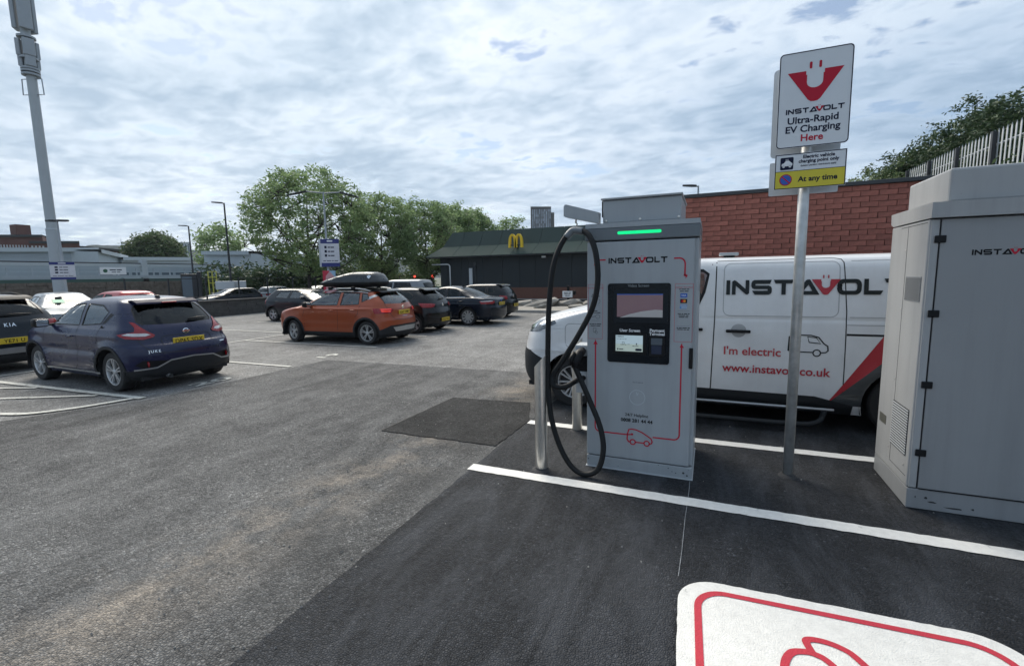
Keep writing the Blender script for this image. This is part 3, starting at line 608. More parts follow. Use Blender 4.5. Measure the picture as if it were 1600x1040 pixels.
F = Flat(4.2948).put(cdt_fill([rrect(.437,.906,2.662,3.350,.028,6)], [rrect(.443,.900,2.668,3.344,.024,6)])); F.put(cdt_fill([[(.437,2.356),(.903,2.356),(.903,2.616),(.437,2.616)]], [[(.443,2.490),(.897,2.490),(.897,2.610),(.443,2.610)], [(.443,2.362),(.897,2.362),(.897,2.486),(.443,2.486)]])); Ws(F.build('border', M['print_navy'], None))
F = Flat(4.2944); outl, prg, _ = plug_v(.492, 2.985, .222); F.poly(outl)
Ws(F.build('emblem', M['print_red'], None))
for p in prg: Ws(Flat(4.2944).poly(p).build('plug_prong', M['print_red'], None))
wordmark(.492, 2.908, .037, 4.2944, 'print_navy', 'print_red', Ws)
for t_, z_, m_ in (('Ultra-Rapid',2.836,'print_navy'),('EV Charging',2.771,'print_navy'),('Here',2.704,'print_red')): Ws(Flat(4.2944).text(t_, .671, z_, .069, bold=.022, sx=1.04).build('lettering', M[m_], None))
F = Flat(4.2948).rect(.4432,.8968,2.3622,2.4858); Ws(F.build('yellow_panel', M['print_yellow'], None))
for t_, x_, z_, s_, b_ in (('At any time',.725,2.405,.054,.03),('Electric vehicle',.725,2.576,.034,.03),('charging point only',.725,2.544,.034,.03),('Existing parking restrictions apply',.725,2.517,.017,.02)): Ws(Flat(4.2940).text(t_, x_, z_, s_, bold=b_).build('lettering', M['print_navy'], None))
Ws(Flat(4.2940).poly(rrect(.472,.560,2.500,2.592,.008,3)).build('symbol_panel', M['print_navy'], None))
F = Flat(4.2932).poly([(.480,2.53),(.482,2.545),(.497,2.552),(.508,2.567),(.530,2.567),(.545,2.552),(.554,2.545),(.553,2.53),(.545,2.527),(.49,2.527)]); tag(F.poly(circ(.495,2.525,.009,12)).poly(circ(.538,2.525,.009,12)).rect(.508,.512,2.566,2.580).rect(.520,.524,2.566,2.580) and sp, kind=None); Ws(F.build('car_symbol', M['print_white'], None))
F = Flat(4.2936).poly(circ(.513,2.424,.043,28)); Ws(F.build('no_waiting_ring', M['print_red'], None)); F = Flat(4.2928).poly(circ(.513,2.424,.036,28)); Ws(F.build('no_waiting_disc', M['print_blue'], None)); F = Flat(4.2922).line([(.487,2.449),(.539,2.399)], .008); Ws(F.build('no_waiting_bar', M['print_red'], None))

# ------------------------------------------------------------------ bollards
def bollard(x, y, label):
    b = empty('bollard', (x, y, 0), 0, label, 'bollard', 'slant-topped steel bollards by the charger')
    n = 28; r = .055; vs = [(r*math.cos(2*math.pi*k/n), r*math.sin(2*math.pi*k/n), .008) for k in range(n)]+[(r*math.cos(2*math.pi*k/n), r*math.sin(2*math.pi*k/n), .985+1.05*r*math.cos(2*math.pi*k/n)) for k in range(n)]
    MB().add(vs, [(k,(k+1)%n,n+(k+1)%n,n+k) for k in range(n)]+[tuple(range(n,2*n))]).build('post', M['stainless'], b, angle=40)
    MB().lathe([(.085,.008),(.07,.016),(.058,.020),(.0552,.03)], 24).build('base_joint', M['dirt'], b, smooth=True)
bollard(-1.335, 3.76, 'slant-topped stainless steel bollard in front, beside the hanging cable loop'); bollard(-1.31, 4.88, 'slant-topped stainless steel bollard behind, standing on the white line by the van wheel')
# ------------------------------------------------------------------ vehicle builder
def paint(name, col, metal=.35, rough=.32, coat=.6, spec=.4, streak=0):
    m = mat(name, col, rough, metal=metal, coat=coat, var=.06, vscale=3, rvar=.05, spec=spec, streak=streak); return m
glassmat('car_glass', (.30, .35, .37)); glassmat('car_glass_dark', (.06, .065, .07)); glassmat('car_glass_clear', (.80, .85, .84), 1.9, .8)
mat('car_trim', (.009, .0095, .011), .55, spec=.3, var=.15, bump=.05, bscale=300); mat('cladding', (.018, .020, .023), .6, spec=.3, var=.12, bump=.08, bscale=300)
mat('tyre', (.016, .016, .017), .75, var=.25, vscale=12, bump=.1); mat('alloy', (.50, .51, .52), .36, metal=.6, var=.06); mat('alloy_dark', (.03, .03, .033), .4, metal=.4)
mat('tail_red', (.26, .006, .012), .25, coat=.3, var=.25, vscale=25); mat('tail_clear', (.62, .60, .60), .12, coat=1, var=.15, vscale=30); mat('tail_lit', (.7, .03, .02), .2, coat=1, emit=(.9, .06, .03), estr=.5)
mat('chrome', (.75, .76, .78), .12, metal=1, var=.02); mat('plate_yellow', (.62, .44, .035), .4, var=.04); mat('seat_cloth', (.09, .09, .095), .9, var=.2); mat('silver_trim', (.42, .43, .44), .35, metal=.7)
mat('headlamp', (.10, .11, .12), .12, metal=.5, coat=1, var=.7, vscale=16)
def pchip(x, y):
    x = np.array(x, float); y = np.array(y, float); h = np.diff(x); d = np.diff(y)/h; m = np.zeros_like(y)
    for i in range(1, len(x)-1):
        if d[i-1]*d[i] > 0:
            w1 = 2*h[i]+h[i-1]; w2 = h[i]+2*h[i-1]; m[i] = (w1+w2)/(w1/d[i-1]+w2/d[i])
    m[0] = d[0]; m[-1] = d[-1]
    def f(q):
        q = np.clip(q, x[0], x[-1]); i = np.clip(np.searchsorted(x, q, 'right')-1, 0, len(x)-2); t = (q-x[i])/h[i]
        return (2*t**3-3*t**2+1)*y[i]+(t**3-2*t**2+t)*h[i]*m[i]+(-2*t**3+3*t**2)*y[i+1]+(t**3-t**2)*h[i]*m[i+1]
    return f
class Shape:
    """car skin: stacked plan outlines; s runs front centre(0) - side(1..2) - rear centre(3), t runs up the rows"""
    def __init__(s, rows, flares=(), barrel=.03, crease=()):
        rows = [list(r) for r in rows]; n = len(rows); tt = np.arange(n); s.n = n
        c = list(zip(*rows)); s.fn = [pchip(tt, k) for k in c]; s.z = np.array(c[0]); s.flares = flares; s.b = barrel
        s.tg = np.linspace(0, n-1, 800); s.zg = s.fn[0](s.tg); s.crease = crease
        s.xm = (rows[n//3][1]+rows[n//3][2])/2; s.hl = (rows[n//3][2]-rows[n//3][1])/2
    def t_of(s, z): return np.interp(z, s.zg, s.tg)
    def par(s, t):
        z, xf, xr, w, Lf, nf, Lr, nr = [f(t) for f in s.fn]; h = (xr-xf)*.5
        return z, xf, xr, np.maximum(w, .001), np.minimum(Lf, h*.96), nf, np.minimum(Lr, h*.96), nr
    def pos(s, S_, T_):
        S_ = np.asarray(S_, float); T_ = np.asarray(T_, float); z, xf, xr, w, Lf, nf, Lr, nr = s.par(T_)
        a = np.clip(S_, 0, 1)*math.pi/2; b = np.clip(S_-2, 0, 1)*math.pi/2
        ca, sa, cb, sb = [np.maximum(q, 0) for q in (np.cos(a), np.sin(a), np.cos(b), np.sin(b))]
        x1 = xf+Lf; x2 = xr-Lr
        x = np.where(S_ < 1, x1-Lf*ca**(2/nf), np.where(S_ > 2, x2+Lr*sb**(2/nr), x1+(x2-x1)*np.clip(S_-1, 0, 1)))
        y = np.where(S_ < 1, w*sa**(2/nf), np.where(S_ > 2, w*cb**(2/nr), w))
        bar = 1-s.b*((x-s.xm)/s.hl)**2; y = y*bar
        for (cx, cz, r, amp, sg) in s.flares:
            d = np.hypot(x-cx, z-cz); y = y+amp*np.exp(-((d-r)/sg)**2)*np.clip(y/.5, 0, 1)*(d > r*.3)
        for (z0, sg, amp, xa, xb) in s.crease:
            k = np.clip((x-xa)/.3, 0, 1)*np.clip((xb-x)/.3, 0, 1); y = y+amp*np.exp(-((z-z0)/sg)**2)*k*np.clip(y/.5, 0, 1)
        return np.stack([x, y, z], -1)
    def nrm(s, S_, T_):
        S_ = np.clip(np.asarray(S_, float), .012, 2.988); T_ = np.clip(np.asarray(T_, float), .01, s.n-1.03); e = .008
        ds = s.pos(S_+e, T_)-s.pos(S_-e, T_); dtt = s.pos(S_, T_+e)-s.pos(S_, T_-e)
        n = np.cross(dtt, ds); l = np.linalg.norm(n, axis=-1, keepdims=True); n = n/np.maximum(l, 1e-12)
        # outward = away from the axis
        p = s.pos(S_, T_); c = np.stack([np.clip(p[..., 0], s.xm-s.hl*.55, s.xm+s.hl*.55), np.zeros_like(p[..., 0]), np.full_like(p[..., 0], .55)], -1)
        sg = np.sign(((p-c)*n).sum(-1, keepdims=True)); return n*np.where(sg == 0, 1, sg)
    def st(s, p):
        """p = (x,z) side point, ('r',y,z) rear point, ('f',y,z) front point, ('t',s,t)"""
        if p[0] == 't': return p[1], p[2]
        if p[0] in ('r', 'f'):
            t = float(s.t_of(p[2])); z, xf, xr, w, Lf, nf, Lr, nr = [float(q) for q in s.par(t)]; k = min(1, max(0, abs(p[1])/w))
            if p[0] == 'r': return 2+math.acos(min(1, k**(nr/2)))/(math.pi/2), t
            return math.asin(min(1, k**(nf/2)))/(math.pi/2), t
        x, z_ = p; t = float(s.t_of(z_)); z, xf, xr, w, Lf, nf, Lr, nr = [float(q) for q in s.par(t)]; x1 = xf+Lf; x2 = xr-Lr
        if x < x1: return math.acos(min(1, max(0, (x1-x)/Lf)**(nf/2)))/(math.pi/2), t
        if x > x2: return 2+math.asin(min(1, max(0, (x-x2)/Lr)**(nr/2)))/(math.pi/2), t
        return 1+(x-x1)/(x2-x1), t
    def at(s, p, off=0.0, side=-1):
        a, t = s.st(p); q = s.pos(a, t)+s.nrm(a, t)*off; n = s.nrm(a, t); sgn = side
        return Vector((q[0], q[1]*sgn, q[2])), Vector((n[0], n[1]*sgn, n[2]))
    def edge(s, pts, closed=True, step=.06):
        out = []; n = len(pts)
        for i in range(n if closed else n-1):
            p, q = pts[i], pts[(i+1) % n]
            kp = p[0] if isinstance(p[0], str) else 's'; kq = q[0] if isinstance(q[0], str) else 's'
            if kp == kq == 's':
                m = max(1, int(math.hypot(q[0]-p[0], q[1]-p[1])/step)); out += [s.st((p[0]+(q[0]-p[0])*k/m, p[1]+(q[1]-p[1])*k/m)) for k in range(m)]
            elif kp == kq and kp != 't':
                m = max(1, int(math.hypot(q[1]-p[1], q[2]-p[2])/step)); out += [s.st((kp, p[1]+(q[1]-p[1])*k/m, p[2]+(q[2]-p[2])*k/m)) for k in range(m)]
            else:
                a, b = s.st(p), s.st(q); m = 6; out += [(a[0]+(b[0]-a[0])*k/m, a[1]+(b[1]-a[1])*k/m) for k in range(m)]
        if not closed: out.append(s.st(pts[-1]))
        return out
def skin_mesh(name, sh, tris, st, mt, parent, off=0.0, both=True, sides=(1, -1)):
    st = np.array(st); used = sorted({i for f in tris for i in f}); mp_ = {i: k for k, i in enumerate(used)}; S_ = st[used, 0]; T_ = st[used, 1]
    P = sh.pos(S_, T_); N = sh.nrm(S_, T_); P = P+N*off; n = len(used); F = np.array([[mp_[i] for i in f] for f in tris])
    # orientation from normals
    fn = np.cross(P[F[:, 1]]-P[F[:, 0]], P[F[:, 2]]-P[F[:, 0]]); flip = (fn*N[F[:, 0]]).sum(1) < 0; F[flip] = F[flip][:, ::-1]
    V = []; FF = []; NN_ = []
    for sg in sides:
        b = len(V); V += [(p[0], p[1]*sg, p[2]) for p in P]; NN_ += [(q[0], q[1]*sg, q[2]) for q in N]; FF += [tuple(int(b+i) for i in (f if sg > 0 else f[::-1])) for f in F]
    me = bpy.data.meshes.new(name); me.from_pydata(V, [], FF); me.materials.append(mt); me.polygons.foreach_set('use_smooth', [True]*len(FF)); me.update()
    me.normals_split_custom_set_from_vertices(NN_)
    o = bpy.data.objects.new(name, me); COL.objects.link(o); o.parent = parent; return o
def car_skin(sh, regions, parent, body_mat, ns=66, nt=44, body_name='body'):
    """regions: (tag, points, material or None for a hole, offset, split sides)"""
    V = []; F = []
    for i in range(ns+1):
        for k in range(nt+1): V.append((3*i/ns, (sh.n-1)*k/nt))
    for rg in regions:
        e = sh.edge(rg[1])
        e = [(min(3, max(0, a)), min(sh.n-1, max(0, t))) for a, t in e]; u = []
        for q in e:
            if not u or math.hypot(q[0]-u[-1][0], q[1]-u[-1][1]) > 1e-5: u.append(q)
        if math.hypot(u[0][0]-u[-1][0], u[0][1]-u[-1][1]) < 1e-5: u.pop()
        if sum(p[0]*q[1]-q[0]*p[1] for p, q in zip(u, u[1:]+u[:1])) < 0: u = u[::-1]
        b = len(V); V += u; F.append(list(range(b, b+len(u))))
    r = delaunay_2d_cdt([Vector(v) for v in V], [], F, 0, 1e-6)
    st = [(v[0], v[1]) for v in r[0]]; bins = {}
    for f, of in zip(r[2], r[5]):
        k = -1
        for i in of:
            if regions[i][2] is None: k = -2
        if k != -2 and of: k = max(of)
        if k != -2: bins.setdefault(k, []).append(tuple(f))
    objs = {}
    merged = {}
    for k, tris in bins.items(): merged.setdefault(regions[k][0] if k >= 0 else None, []).append((k, tris))
    for tg, lst in merged.items():
        tris = [f for _, t in lst for f in t]
        if tg is None: objs['body'] = skin_mesh(body_name, sh, tris, st, body_mat, parent); continue
        rg = regions[lst[0][0]]; nm_ = tg.split('#')[0]; split = rg[4] if len(rg) > 4 else True; par = parent
        if split: objs[tg] = [skin_mesh(nm_, sh, tris, st, rg[2], par, rg[3], sides=(sg,)) for sg in (1, -1)]
        else: objs[tg] = [skin_mesh(nm_, sh, tris, st, rg[2], par, rg[3])]
    return objs
def ribbon(sh, pts, w, mt, parent, name, off=.002, closed=False, sides=(1, -1), curve=False):
    if curve: pts = [tuple(v)[:2] for v in catmull([(a, b, 0) for a, b in pts], 6)]
    e = sh.edge(pts, closed, .05); P = [Vector(sh.pos(a, t)+sh.nrm(a, t)*off) for a, t in e]; N = [Vector(sh.nrm(a, t)) for a, t in e]; n = len(P); mb = MB()
    for sg in sides:
        vs = []
        for i in range(n):
            a, b = (P[i-1], P[(i+1) % n]) if closed else (P[max(0, i-1)], P[min(n-1, i+1)])
            c = (b-a).cross(N[i]); c = c.normalized()*w/2 if c.length > 1e-9 else Vector((0,0,0)); vs += [P[i]+c, P[i]-c]
        m = n if closed else n-1; fs = [(2*i, 2*i+1, 2*((i+1) % n)+1, 2*((i+1) % n)) for i in range(m)]
        vs = [(v.x, v.y*sg, v.z) for v in vs]; mb.add(vs, fs if sg > 0 else [f[::-1] for f in fs])
        mb.build(name, mt, parent, smooth=True); mb = MB()
def drape(sh, vf, kind, mt, parent, name, off=.003, side=-1, smooth=False):
    """flat print (u,z) onto the skin: kind 's' u=x on one flank, kind 'r' u=y on the tail (signed), 'f' nose"""
    vs = []
    for u, z in vf[0]:
        if kind == 's': p, n = sh.at((u, z), off, side)
        else: p, n = sh.at((kind, u, z), off, 1 if u >= 0 else -1)
        vs.append(p)
    o = MB().add(vs, vf[1]).build(name, mt, parent); return o
_wheels = {}
def wheel_meshes(r, rr, w, style, spokes, dark=False):
    key = (r, rr, w, style, spokes, dark)
    if key in _wheels: return _wheels[key]
    # local: axle along y, outer face at y = -w/2 (near side)
    t = MB().lathe([(rr*.98,-w*.46),(rr*1.05,-w*.5),(r*.93,-w*.49),(r*.985,-w*.40),(r,-w*.25),(r,w*.25),(r*.985,w*.4),(r*.93,w*.5),(rr,w*.5)], 40, axis='y')
    d = MB().lathe([(rr*1.0,-w*.47),(rr*.95,-w*.465),(rr*.92,-w*.40),(rr*.90,w*.3)], 40, axis='y')
    def spoke(a, half, w0, w1, y0, y1):
        ca, sa = math.cos(a), math.sin(a); P = lambda rad, q, y: (rad*ca-q*sa, y, rad*sa+q*ca)
        r0, r1 = rr*.12, rr*.95
        vs = [P(r0,-w0,y0),P(r0,w0,y0),P(r1,w1,y1),P(r1,-w1,y1),P(r0,-w0*1.2,y0+.03),P(r0,w0*1.2,y0+.03),P(r1,w1*1.2,y1+.03),P(r1,-w1*1.2,y1+.03)]
        d.add(vs, [(0,1,2,3),(1,0,4,5),(2,1,5,6),(3,2,6,7),(0,3,7,4)])
    for k in range(spokes):
        a = 2*math.pi*k/spokes+math.pi/2
        if style == 'twin':
            for da in (-.16, .16): spoke(a+da, 0, rr*.040, rr*.05, -w*.40, -w*.44)
        elif style == 'fan': spoke(a, 0, rr*.10, rr*.13, -w*.38, -w*.45)
        else: spoke(a, 0, rr*.12, rr*.17, -w*.38, -w*.44)
    d.lathe([(0,-w*.45),(rr*.14,-w*.45),(rr*.2,-w*.42),(rr*.22,-w*.30)], 20, axis='y')
    b = MB().lathe([(0,-w*.18),(rr*.93,-w*.18),(rr*.93,w*.1)], 28, axis='y')
    def me(mb, name, m, sm=True, ang=30):
        o = mb.build(name, m, None, angle=ang); q = o.data; bpy.data.objects.remove(o); return q
    _wheels[key] = (me(t,'tyre',M['tyre']), me(d,'rim',M['alloy_dark' if dark else 'alloy']), me(b,'brake_disc',M['alloy_dark'])); return _wheels[key]
def add_wheel(parent, x, y, z, r, rr, w, style, spokes, near, steer=0, dark=False):
    ms = wheel_meshes(r, rr, w, style, spokes, dark); e = empty('wheel', (x, y, z), (0 if near else math.pi)+steer, parent=parent)
    for q in ms: o = bpy.data.objects.new(q.name.split('.')[0], q); COL.objects.link(o); o.parent = e
def arch(cx, cz, r, z0, n=22):
    pts = []
    for k in range(n+1):
        a = math.pi*1.18-(math.pi*1.36)*k/n; x, z = cx+r*math.cos(a), cz+r*math.sin(a)
        pts.append((x, max(z, z0)))
    return pts
def seats(parent, xs, zb, h, wdt=.44, ys=(-.36, .36)):
    for x in xs:
        for y in ys:
            mb = MB().bbox(x-.02, x+.46, y-wdt/2, y+wdt/2, zb, zb+.18, .05); mb.prism([(x+.36,zb+.1),(x+.50,zb+.1),(x+.66,zb+h),(x+.56,zb+h)], (y-wdt/2, y+wdt/2)); mb.bbox(x+.56, x+.66, y-.13, y+.13, zb+h+.03, zb+h+.20, .03)
            mb.build('seat', M['seat_cloth'], parent)
def plate(sh, parent, txt, z, mt='plate_yellow', w=.52, h=.115, yc=0.0, off=.02, tilt=0, kind='r', size=.098):
    p, n = sh.at((kind, abs(yc)+.001, z), 0, 1); x = p.x+(off if kind == 'r' else -off); sg = 1 if kind == 'r' else -1
    e = MB().bbox(x-.006, x+.006, yc-w/2, yc+w/2, z-h/2, z+h/2, .004).build('number_plate', M[mt], parent)
    if not txt.strip(): return
    vs, fs = text2d(txt, size, 'CENTER', .014, 1.06); k = min(1.0, (w-.03)/(max(a for a, b in vs)-min(a for a, b in vs)))
    MB().add([(x+sg*.0075, yc+a*k*sg, z-size*.36+b) for a, b in vs], fs).build('registration', M['print_black'], e)['kind'] = 'stuff'
def tailwiper(sh, parent, y0, z0, y1, z1):
    p, _ = sh.at(('r', abs(y0), z0), .03, 1 if y0 > 0 else -1); q, _ = sh.at(('r', abs(y1), z1), .025, 1 if y1 > 0 else -1)
    MB().tube([p, p.lerp(q, .5)+Vector((.015,0,.01)), q], [.02, .016, .009], 8).build('rear_wiper', M['black_plastic'], parent, smooth=True)
def mirror(parent, x, y, z, mt, near=True):
    for sg in (-1, 1):
        mb = MB().bbox(x-.09, x+.09, sg*(y+.02)-.0, sg*(y+.24), z-.06, z+.09, .045) if sg > 0 else MB().bbox(x-.09, x+.09, -(y+.24), -(y+.02), z-.06, z+.09, .045)
        o = mb.build('door_mirror', mt, parent, smooth=True)
        MB().bbox(x+.088, x+.094, min(sg*(y+.05), sg*(y+.21)), max(sg*(y+.05), sg*(y+.21)), z-.04, z+.07, .002).build('mirror_glass', M['chrome'], o)
        MB().box(x-.03, x+.03, min(sg*(y-.06), sg*(y+.04)), max(sg*(y-.06), sg*(y+.04)), z-.045, z-.01).build('mirror_stalk', M['car_trim'], o)
def under(parent, sh, x0, x1, w, wheels, r, zf=.26):
    mb = MB(); mb.box(x0, x1, -w*.80, w*.80, zf-.06, zf); a, b = wheels
    mb.build('underbody', M['dark_gap'], parent)
    for cx in wheels:
        for sg in (-1, 1):
            n = 16; R_ = r+.075; prof = [(cx+R_*math.cos(math.pi*1.1-math.pi*1.2*k/n), r+R_*math.sin(math.pi*1.1-math.pi*1.2*k/n)) for k in range(n+1)]; y0, y1 = sg*(w-.012), sg*(w-.34); vs = [(x, y0, z) for x, z in prof]+[(x, y1, z) for x, z in prof]
            fs = [(i, i+1, n+2+i, n+1+i) for i in range(n)]+[tuple(range(n+1, 2*n+2))]
            MB().add(vs, fs).build('arch_liner', M['dark_gap'], parent)
def cabin(parent, x0, x1, w, z0, zb, xd):
    MB().box(x0, x1, -w, w, z0, z0+.03).build('cabin_floor', M['seat_cloth'], parent)
    MB().bbox(xd-.25, xd+.15, -w, w, z0+.05, zb-.02, .05).build('dashboard', M['seat_cloth'], parent)
    mb = MB(); mb.tube([(xd+.28+.05*math.sin(a*.524), -.36+.18*math.cos(a*.524)*1.0+.72, zb-.05+.17*math.sin(a*.524)) for a in range(13)], .016, 6, False); mb.build('steering_wheel', M['black_plastic'], parent)
def handles(sh, parent, pts, mt, w=.17):
    for x, z in pts:
        for sg in (-1, 1):
            p, n = sh.at((x, z), .02, sg); mb = MB().bbox(p.x-w/2, p.x+w/2, p.y-.014, p.y+.014, p.z-.016, p.z+.014, .012); mb.build('door_handle', mt, parent, smooth=True)
def place(root, X, Y, ang=0, sc=1.0, flip=False):
    root.location = (X, Y, .0); root.rotation_euler = (0, 0, ang+(math.pi if flip else 0)); root.scale = (sc, sc, sc)
# generic hatchback proportions ---------------------------------------------------------------
def hatch_rows(L, W_, H, belt=.93, hood=.92, cowl=1.05, ws=.95, tail=.30, nose=.1, rear_belt=None, boot=None, roofw=.60):
    w = W_/2; rb = L-.06
    r = [(.20,.22,L-.14,w-.09,.5,2.5,.35,2.8),(.30,.08,L-.03,w-.03,.6,2.4,.42,2.6),(.48,.01,L-.005,w-.005,.65,2.4,.48,2.5),(.62,.0,L,w,.68,2.4,.5,2.5),
         (.74,.03,L-.04,w,.66,2.4,.48,2.5),(hood-.10,nose,L-.075,w-.005,.62,2.4,.45,2.5),(hood,nose+.35,L-.10,w-.02,.55,2.5,.42,2.5),(cowl-.05,cowl*0+.78,L-.13,w-.05,.45,2.6,.40,2.5),
         (cowl,1.0,L-.16,w-.075,.42,2.6,.38,2.5)]
    xs = ws
    zs = [cowl+(H-.13-cowl)*.35, cowl+(H-.13-cowl)*.7, H-.13]
    for k, z in enumerate(zs):
        q = (k+1)/3; r.append((z, 1.0+xs*.86*q**.95, L-.16-tail*q**1.2, w-.075-(w-.075-roofw)*q, .38, 2.6, .32, 2.7))
    r += [(H-.07,1.0+xs*1.02,L-.16-tail*1.2,roofw-.05,.34,2.7,.3,2.8),(H-.03,1.0+xs*1.22,L-.16-tail*1.7,roofw-.14,.3,2.8,.3,2.8),(H-.008,1.0+xs*1.5,L-.16-tail*2.6,roofw*.5,.3,2.8,.3,2.8),(H,1.0+xs*1.72,L-.16-tail*3.3,.01,.2,2.8,.2,2.8)]
    return r
def hatch(name, label, L, W_, H, pm, wheels, r, rr, side_glass, rear_glass, lights, plate_txt, plate_z, glass='car_glass', rows=None, extra=(), style='plain', spokes=5, sills=None, group='cars parked in the car park', detail=True, wind=None, cat='car', flare=.018, rearglass_mat=None, res=(66, 44), windows_names=True, hoodz=None, liner=True, dark_wheels=False, crease=((.70,.05,-.012,.9,3.4),), steer=0, tyre_w=.205):
    rows = rows or hatch_rows(L, W_, H); root = empty(name, label=label, cat=cat, group=group); w = W_/2
    sh = Shape(rows, [(x, r, r+.09, flare, .07) for x in wheels], crease=crease)
    reg = []
    z0 = rows[0][0]
    if sills: reg.append(('sill_cladding', [(.0,z0),(L,z0),(L,sills),(.0,sills)], M['cladding'], .002))
    for tg, pts, mt, off in extra: reg.append((tg, pts, mt, off))
    for x in wheels: reg.append(('hole', arch(x, r, r+.055, z0), None, 0))
    for pts in side_glass: reg.append(('window_'+str(len(reg)), pts, M[glass], -.006))
    reg.append(('rear_window', rear_glass, M[rearglass_mat or glass], -.005, False))
    if wind: reg.append(('windscreen', wind, M['car_glass'], -.005, False))
    for tg, pts, mt, off in lights: reg.append((tg, pts, mt, off))
    reg = [((q[0] if not q[0].startswith('window_') else 'w'+q[0]),)+tuple(q[1:]) for q in reg]
    ob = car_skin(sh, reg, root, pm, *res)
    for k, lst in ob.items():
        if k.startswith('wwindow'):
            for o in lst: o.name = 'side_window'
    for pts in side_glass: ribbon(sh, pts, .022, M['car_trim'], root, 'window_seal', .002, True)
    if rear_glass: ribbon(sh, rear_glass[1:-1] if len(rear_glass) > 3 else rear_glass, .02, M['car_trim'], root, 'window_seal', .002)
    under(root, sh, .25, L-.2, w, wheels, r); cabin(root, .95, L-.35, w-.16, .42, rows[8][0] if len(rows) > 8 else .95, 1.15)
    for x in wheels:
        for near in (True, False): add_wheel(root, x, (-1 if near else 1)*(w-tyre_w/2-.035), r, r, rr, tyre_w, style, spokes, near, steer if x == wheels[0] else 0, dark_wheels)
    if detail: seats(root, (1.55, 2.5), .45, .55)
    if plate_txt: plate(sh, root, plate_txt, plate_z)
    return root, sh
# ------------------------------------------------------------------ blue crossover in the foreground row
paint('paint_blue', (.0055, .0085, .042), .0, .28, .4, .3); paint('paint_orange', (.30, .060, .019), .2, .3, .4); paint('paint_black', (.004, .005, .007), 0, .25, .25, .25); paint('paint_navy', (.006, .010, .019), 0, .25, .3, .25)
paint('paint_graphite', (.009, .013, .019), 0, .3, .3, .25); paint('paint_silver', (.30, .32, .34), .2, .35, .3); paint('paint_white', (.70, .71, .72), 0, .33, .3, .4, .05); paint('paint_red', (.35, .02, .02), .2, .3); paint('paint_grey', (.16, .175, .19), .5, .3)
CG = 'cars in the marked bays'
RJ = [(.21,.25,3.96,.79,.5,2.5,.40,2.8),(.30,.10,4.07,.85,.6,2.4,.45,2.6),(.45,.02,4.12,.878,.65,2.4,.5,2.5),(.60,.0,4.135,.883,.68,2.4,.52,2.5),(.74,.03,4.10,.883,.66,2.4,.52,2.5),(.80,.05,4.03,.880,.65,2.4,.50,2.5),
      (.88,.09,4.00,.872,.62,2.4,.48,2.4),(.96,.22,3.97,.855,.58,2.4,.48,2.4),(1.02,.50,3.94,.835,.52,2.5,.47,2.4),(1.06,.85,3.91,.81,.46,2.6,.46,2.4),(1.10,1.12,3.87,.785,.42,2.6,.44,2.5),(1.20,1.30,3.77,.745,.38,2.6,.42,2.6),
      (1.30,1.47,3.66,.70,.36,2.6,.40,2.7),(1.40,1.66,3.54,.65,.34,2.7,.36,2.8),(1.47,1.84,3.44,.60,.32,2.7,.32,2.8),(1.515,2.0,3.30,.52,.3,2.8,.3,2.8),(1.548,2.2,3.05,.36,.3,2.8,.3,2.8),(1.562,2.42,2.8,.16,.2,2.8,.2,2.8),(1.565,2.52,2.68,.01,.1,2.8,.1,2.8)]
wj = (.83, 3.36); rj = .335
ex = [('arch_cladding#%g' % x, arch(x, rj, rj+.105, .21), M['cladding'], .008) for x in wj]+[('bumper_cladding', [('r',0,.21),('r',.55,.21),(3.60,.21),(3.60,.36),('r',.76,.375),('r',.55,.40),('r',.36,.50),('r',0,.525)], M['cladding'], .006),
     ('bumper_recess', [('r',.48,.43),('r',.40,.505),('r',.72,.535),('r',.80,.46),('r',.72,.41)], M['black_plastic'], .003),
     ('quarter_trim', [(3.03,1.11),(3.19,1.30),(3.30,1.27),(3.14,1.13)], M['car_trim'], .001)]
li = [('tail_light', [(3.60,.955),(3.74,.89),('r',.63,.865),('r',.50,.895),('r',.475,.93),('r',.545,.985),('r',.605,1.06),('r',.640,1.135),('r',.685,1.15),('r',.672,1.06),('r',.70,.995),(3.76,.985)], M['tail_red'], .012),
      ('tail_lens', [(3.68,.95),(3.80,.925),('r',.60,.915),('r',.53,.935),('r',.58,.96),('r',.69,.965),(3.74,.972)], M['tail_clear'], .016)]
juke, SJ = hatch('blue_crossover', 'dark blue crossover with black wheel arches, plate DP65 SDX, parked nearest', 4.135, 1.765, 1.565, M['paint_blue'], wj, rj, .225,
    [[(1.40,1.085),(1.72,1.345),(1.95,1.425),(2.27,1.45),(2.34,1.085)], [(2.43,1.085),(2.385,1.445),(2.85,1.42),(3.12,1.31),(3.0,1.12)]],
    [('r',0,1.085),('r',.56,1.10),('r',.61,1.15),('r',.56,1.34),('r',.49,1.42),('r',0,1.445)], li, 'DP65 SDX', .80, rows=RJ, extra=ex, glass='car_glass_clear', style='twin', spokes=5, flare=.034, group=CG,
    wind=[('f',0,1.08),('f',.56,1.10),('f',.47,1.40),('f',0,1.44)], rearglass_mat='car_glass_dark', crease=((.66,.06,-.022,.95,3.1),(.93,.05,.012,.4,3.9)), tyre_w=.22)
J = juke
ribbon(SJ, [(2.36,1.08),(2.38,.80),(2.34,.42),(2.20,.32)], .010, M['dark_gap'], J, 'door_gap'); ribbon(SJ, [(1.22,1.04),(1.20,.70),(1.28,.34)], .010, M['dark_gap'], J, 'door_gap'); ribbon(SJ, [(3.05,1.10),(3.02,.85),(2.93,.70)], .010, M['dark_gap'], J, 'door_gap')
ribbon(SJ, [('r',.70,.86),('r',.66,.74),('r',.58,.66),('r',.40,.635),('r',0,.63)], .010, M['dark_gap'], J, 'tailgate_gap')
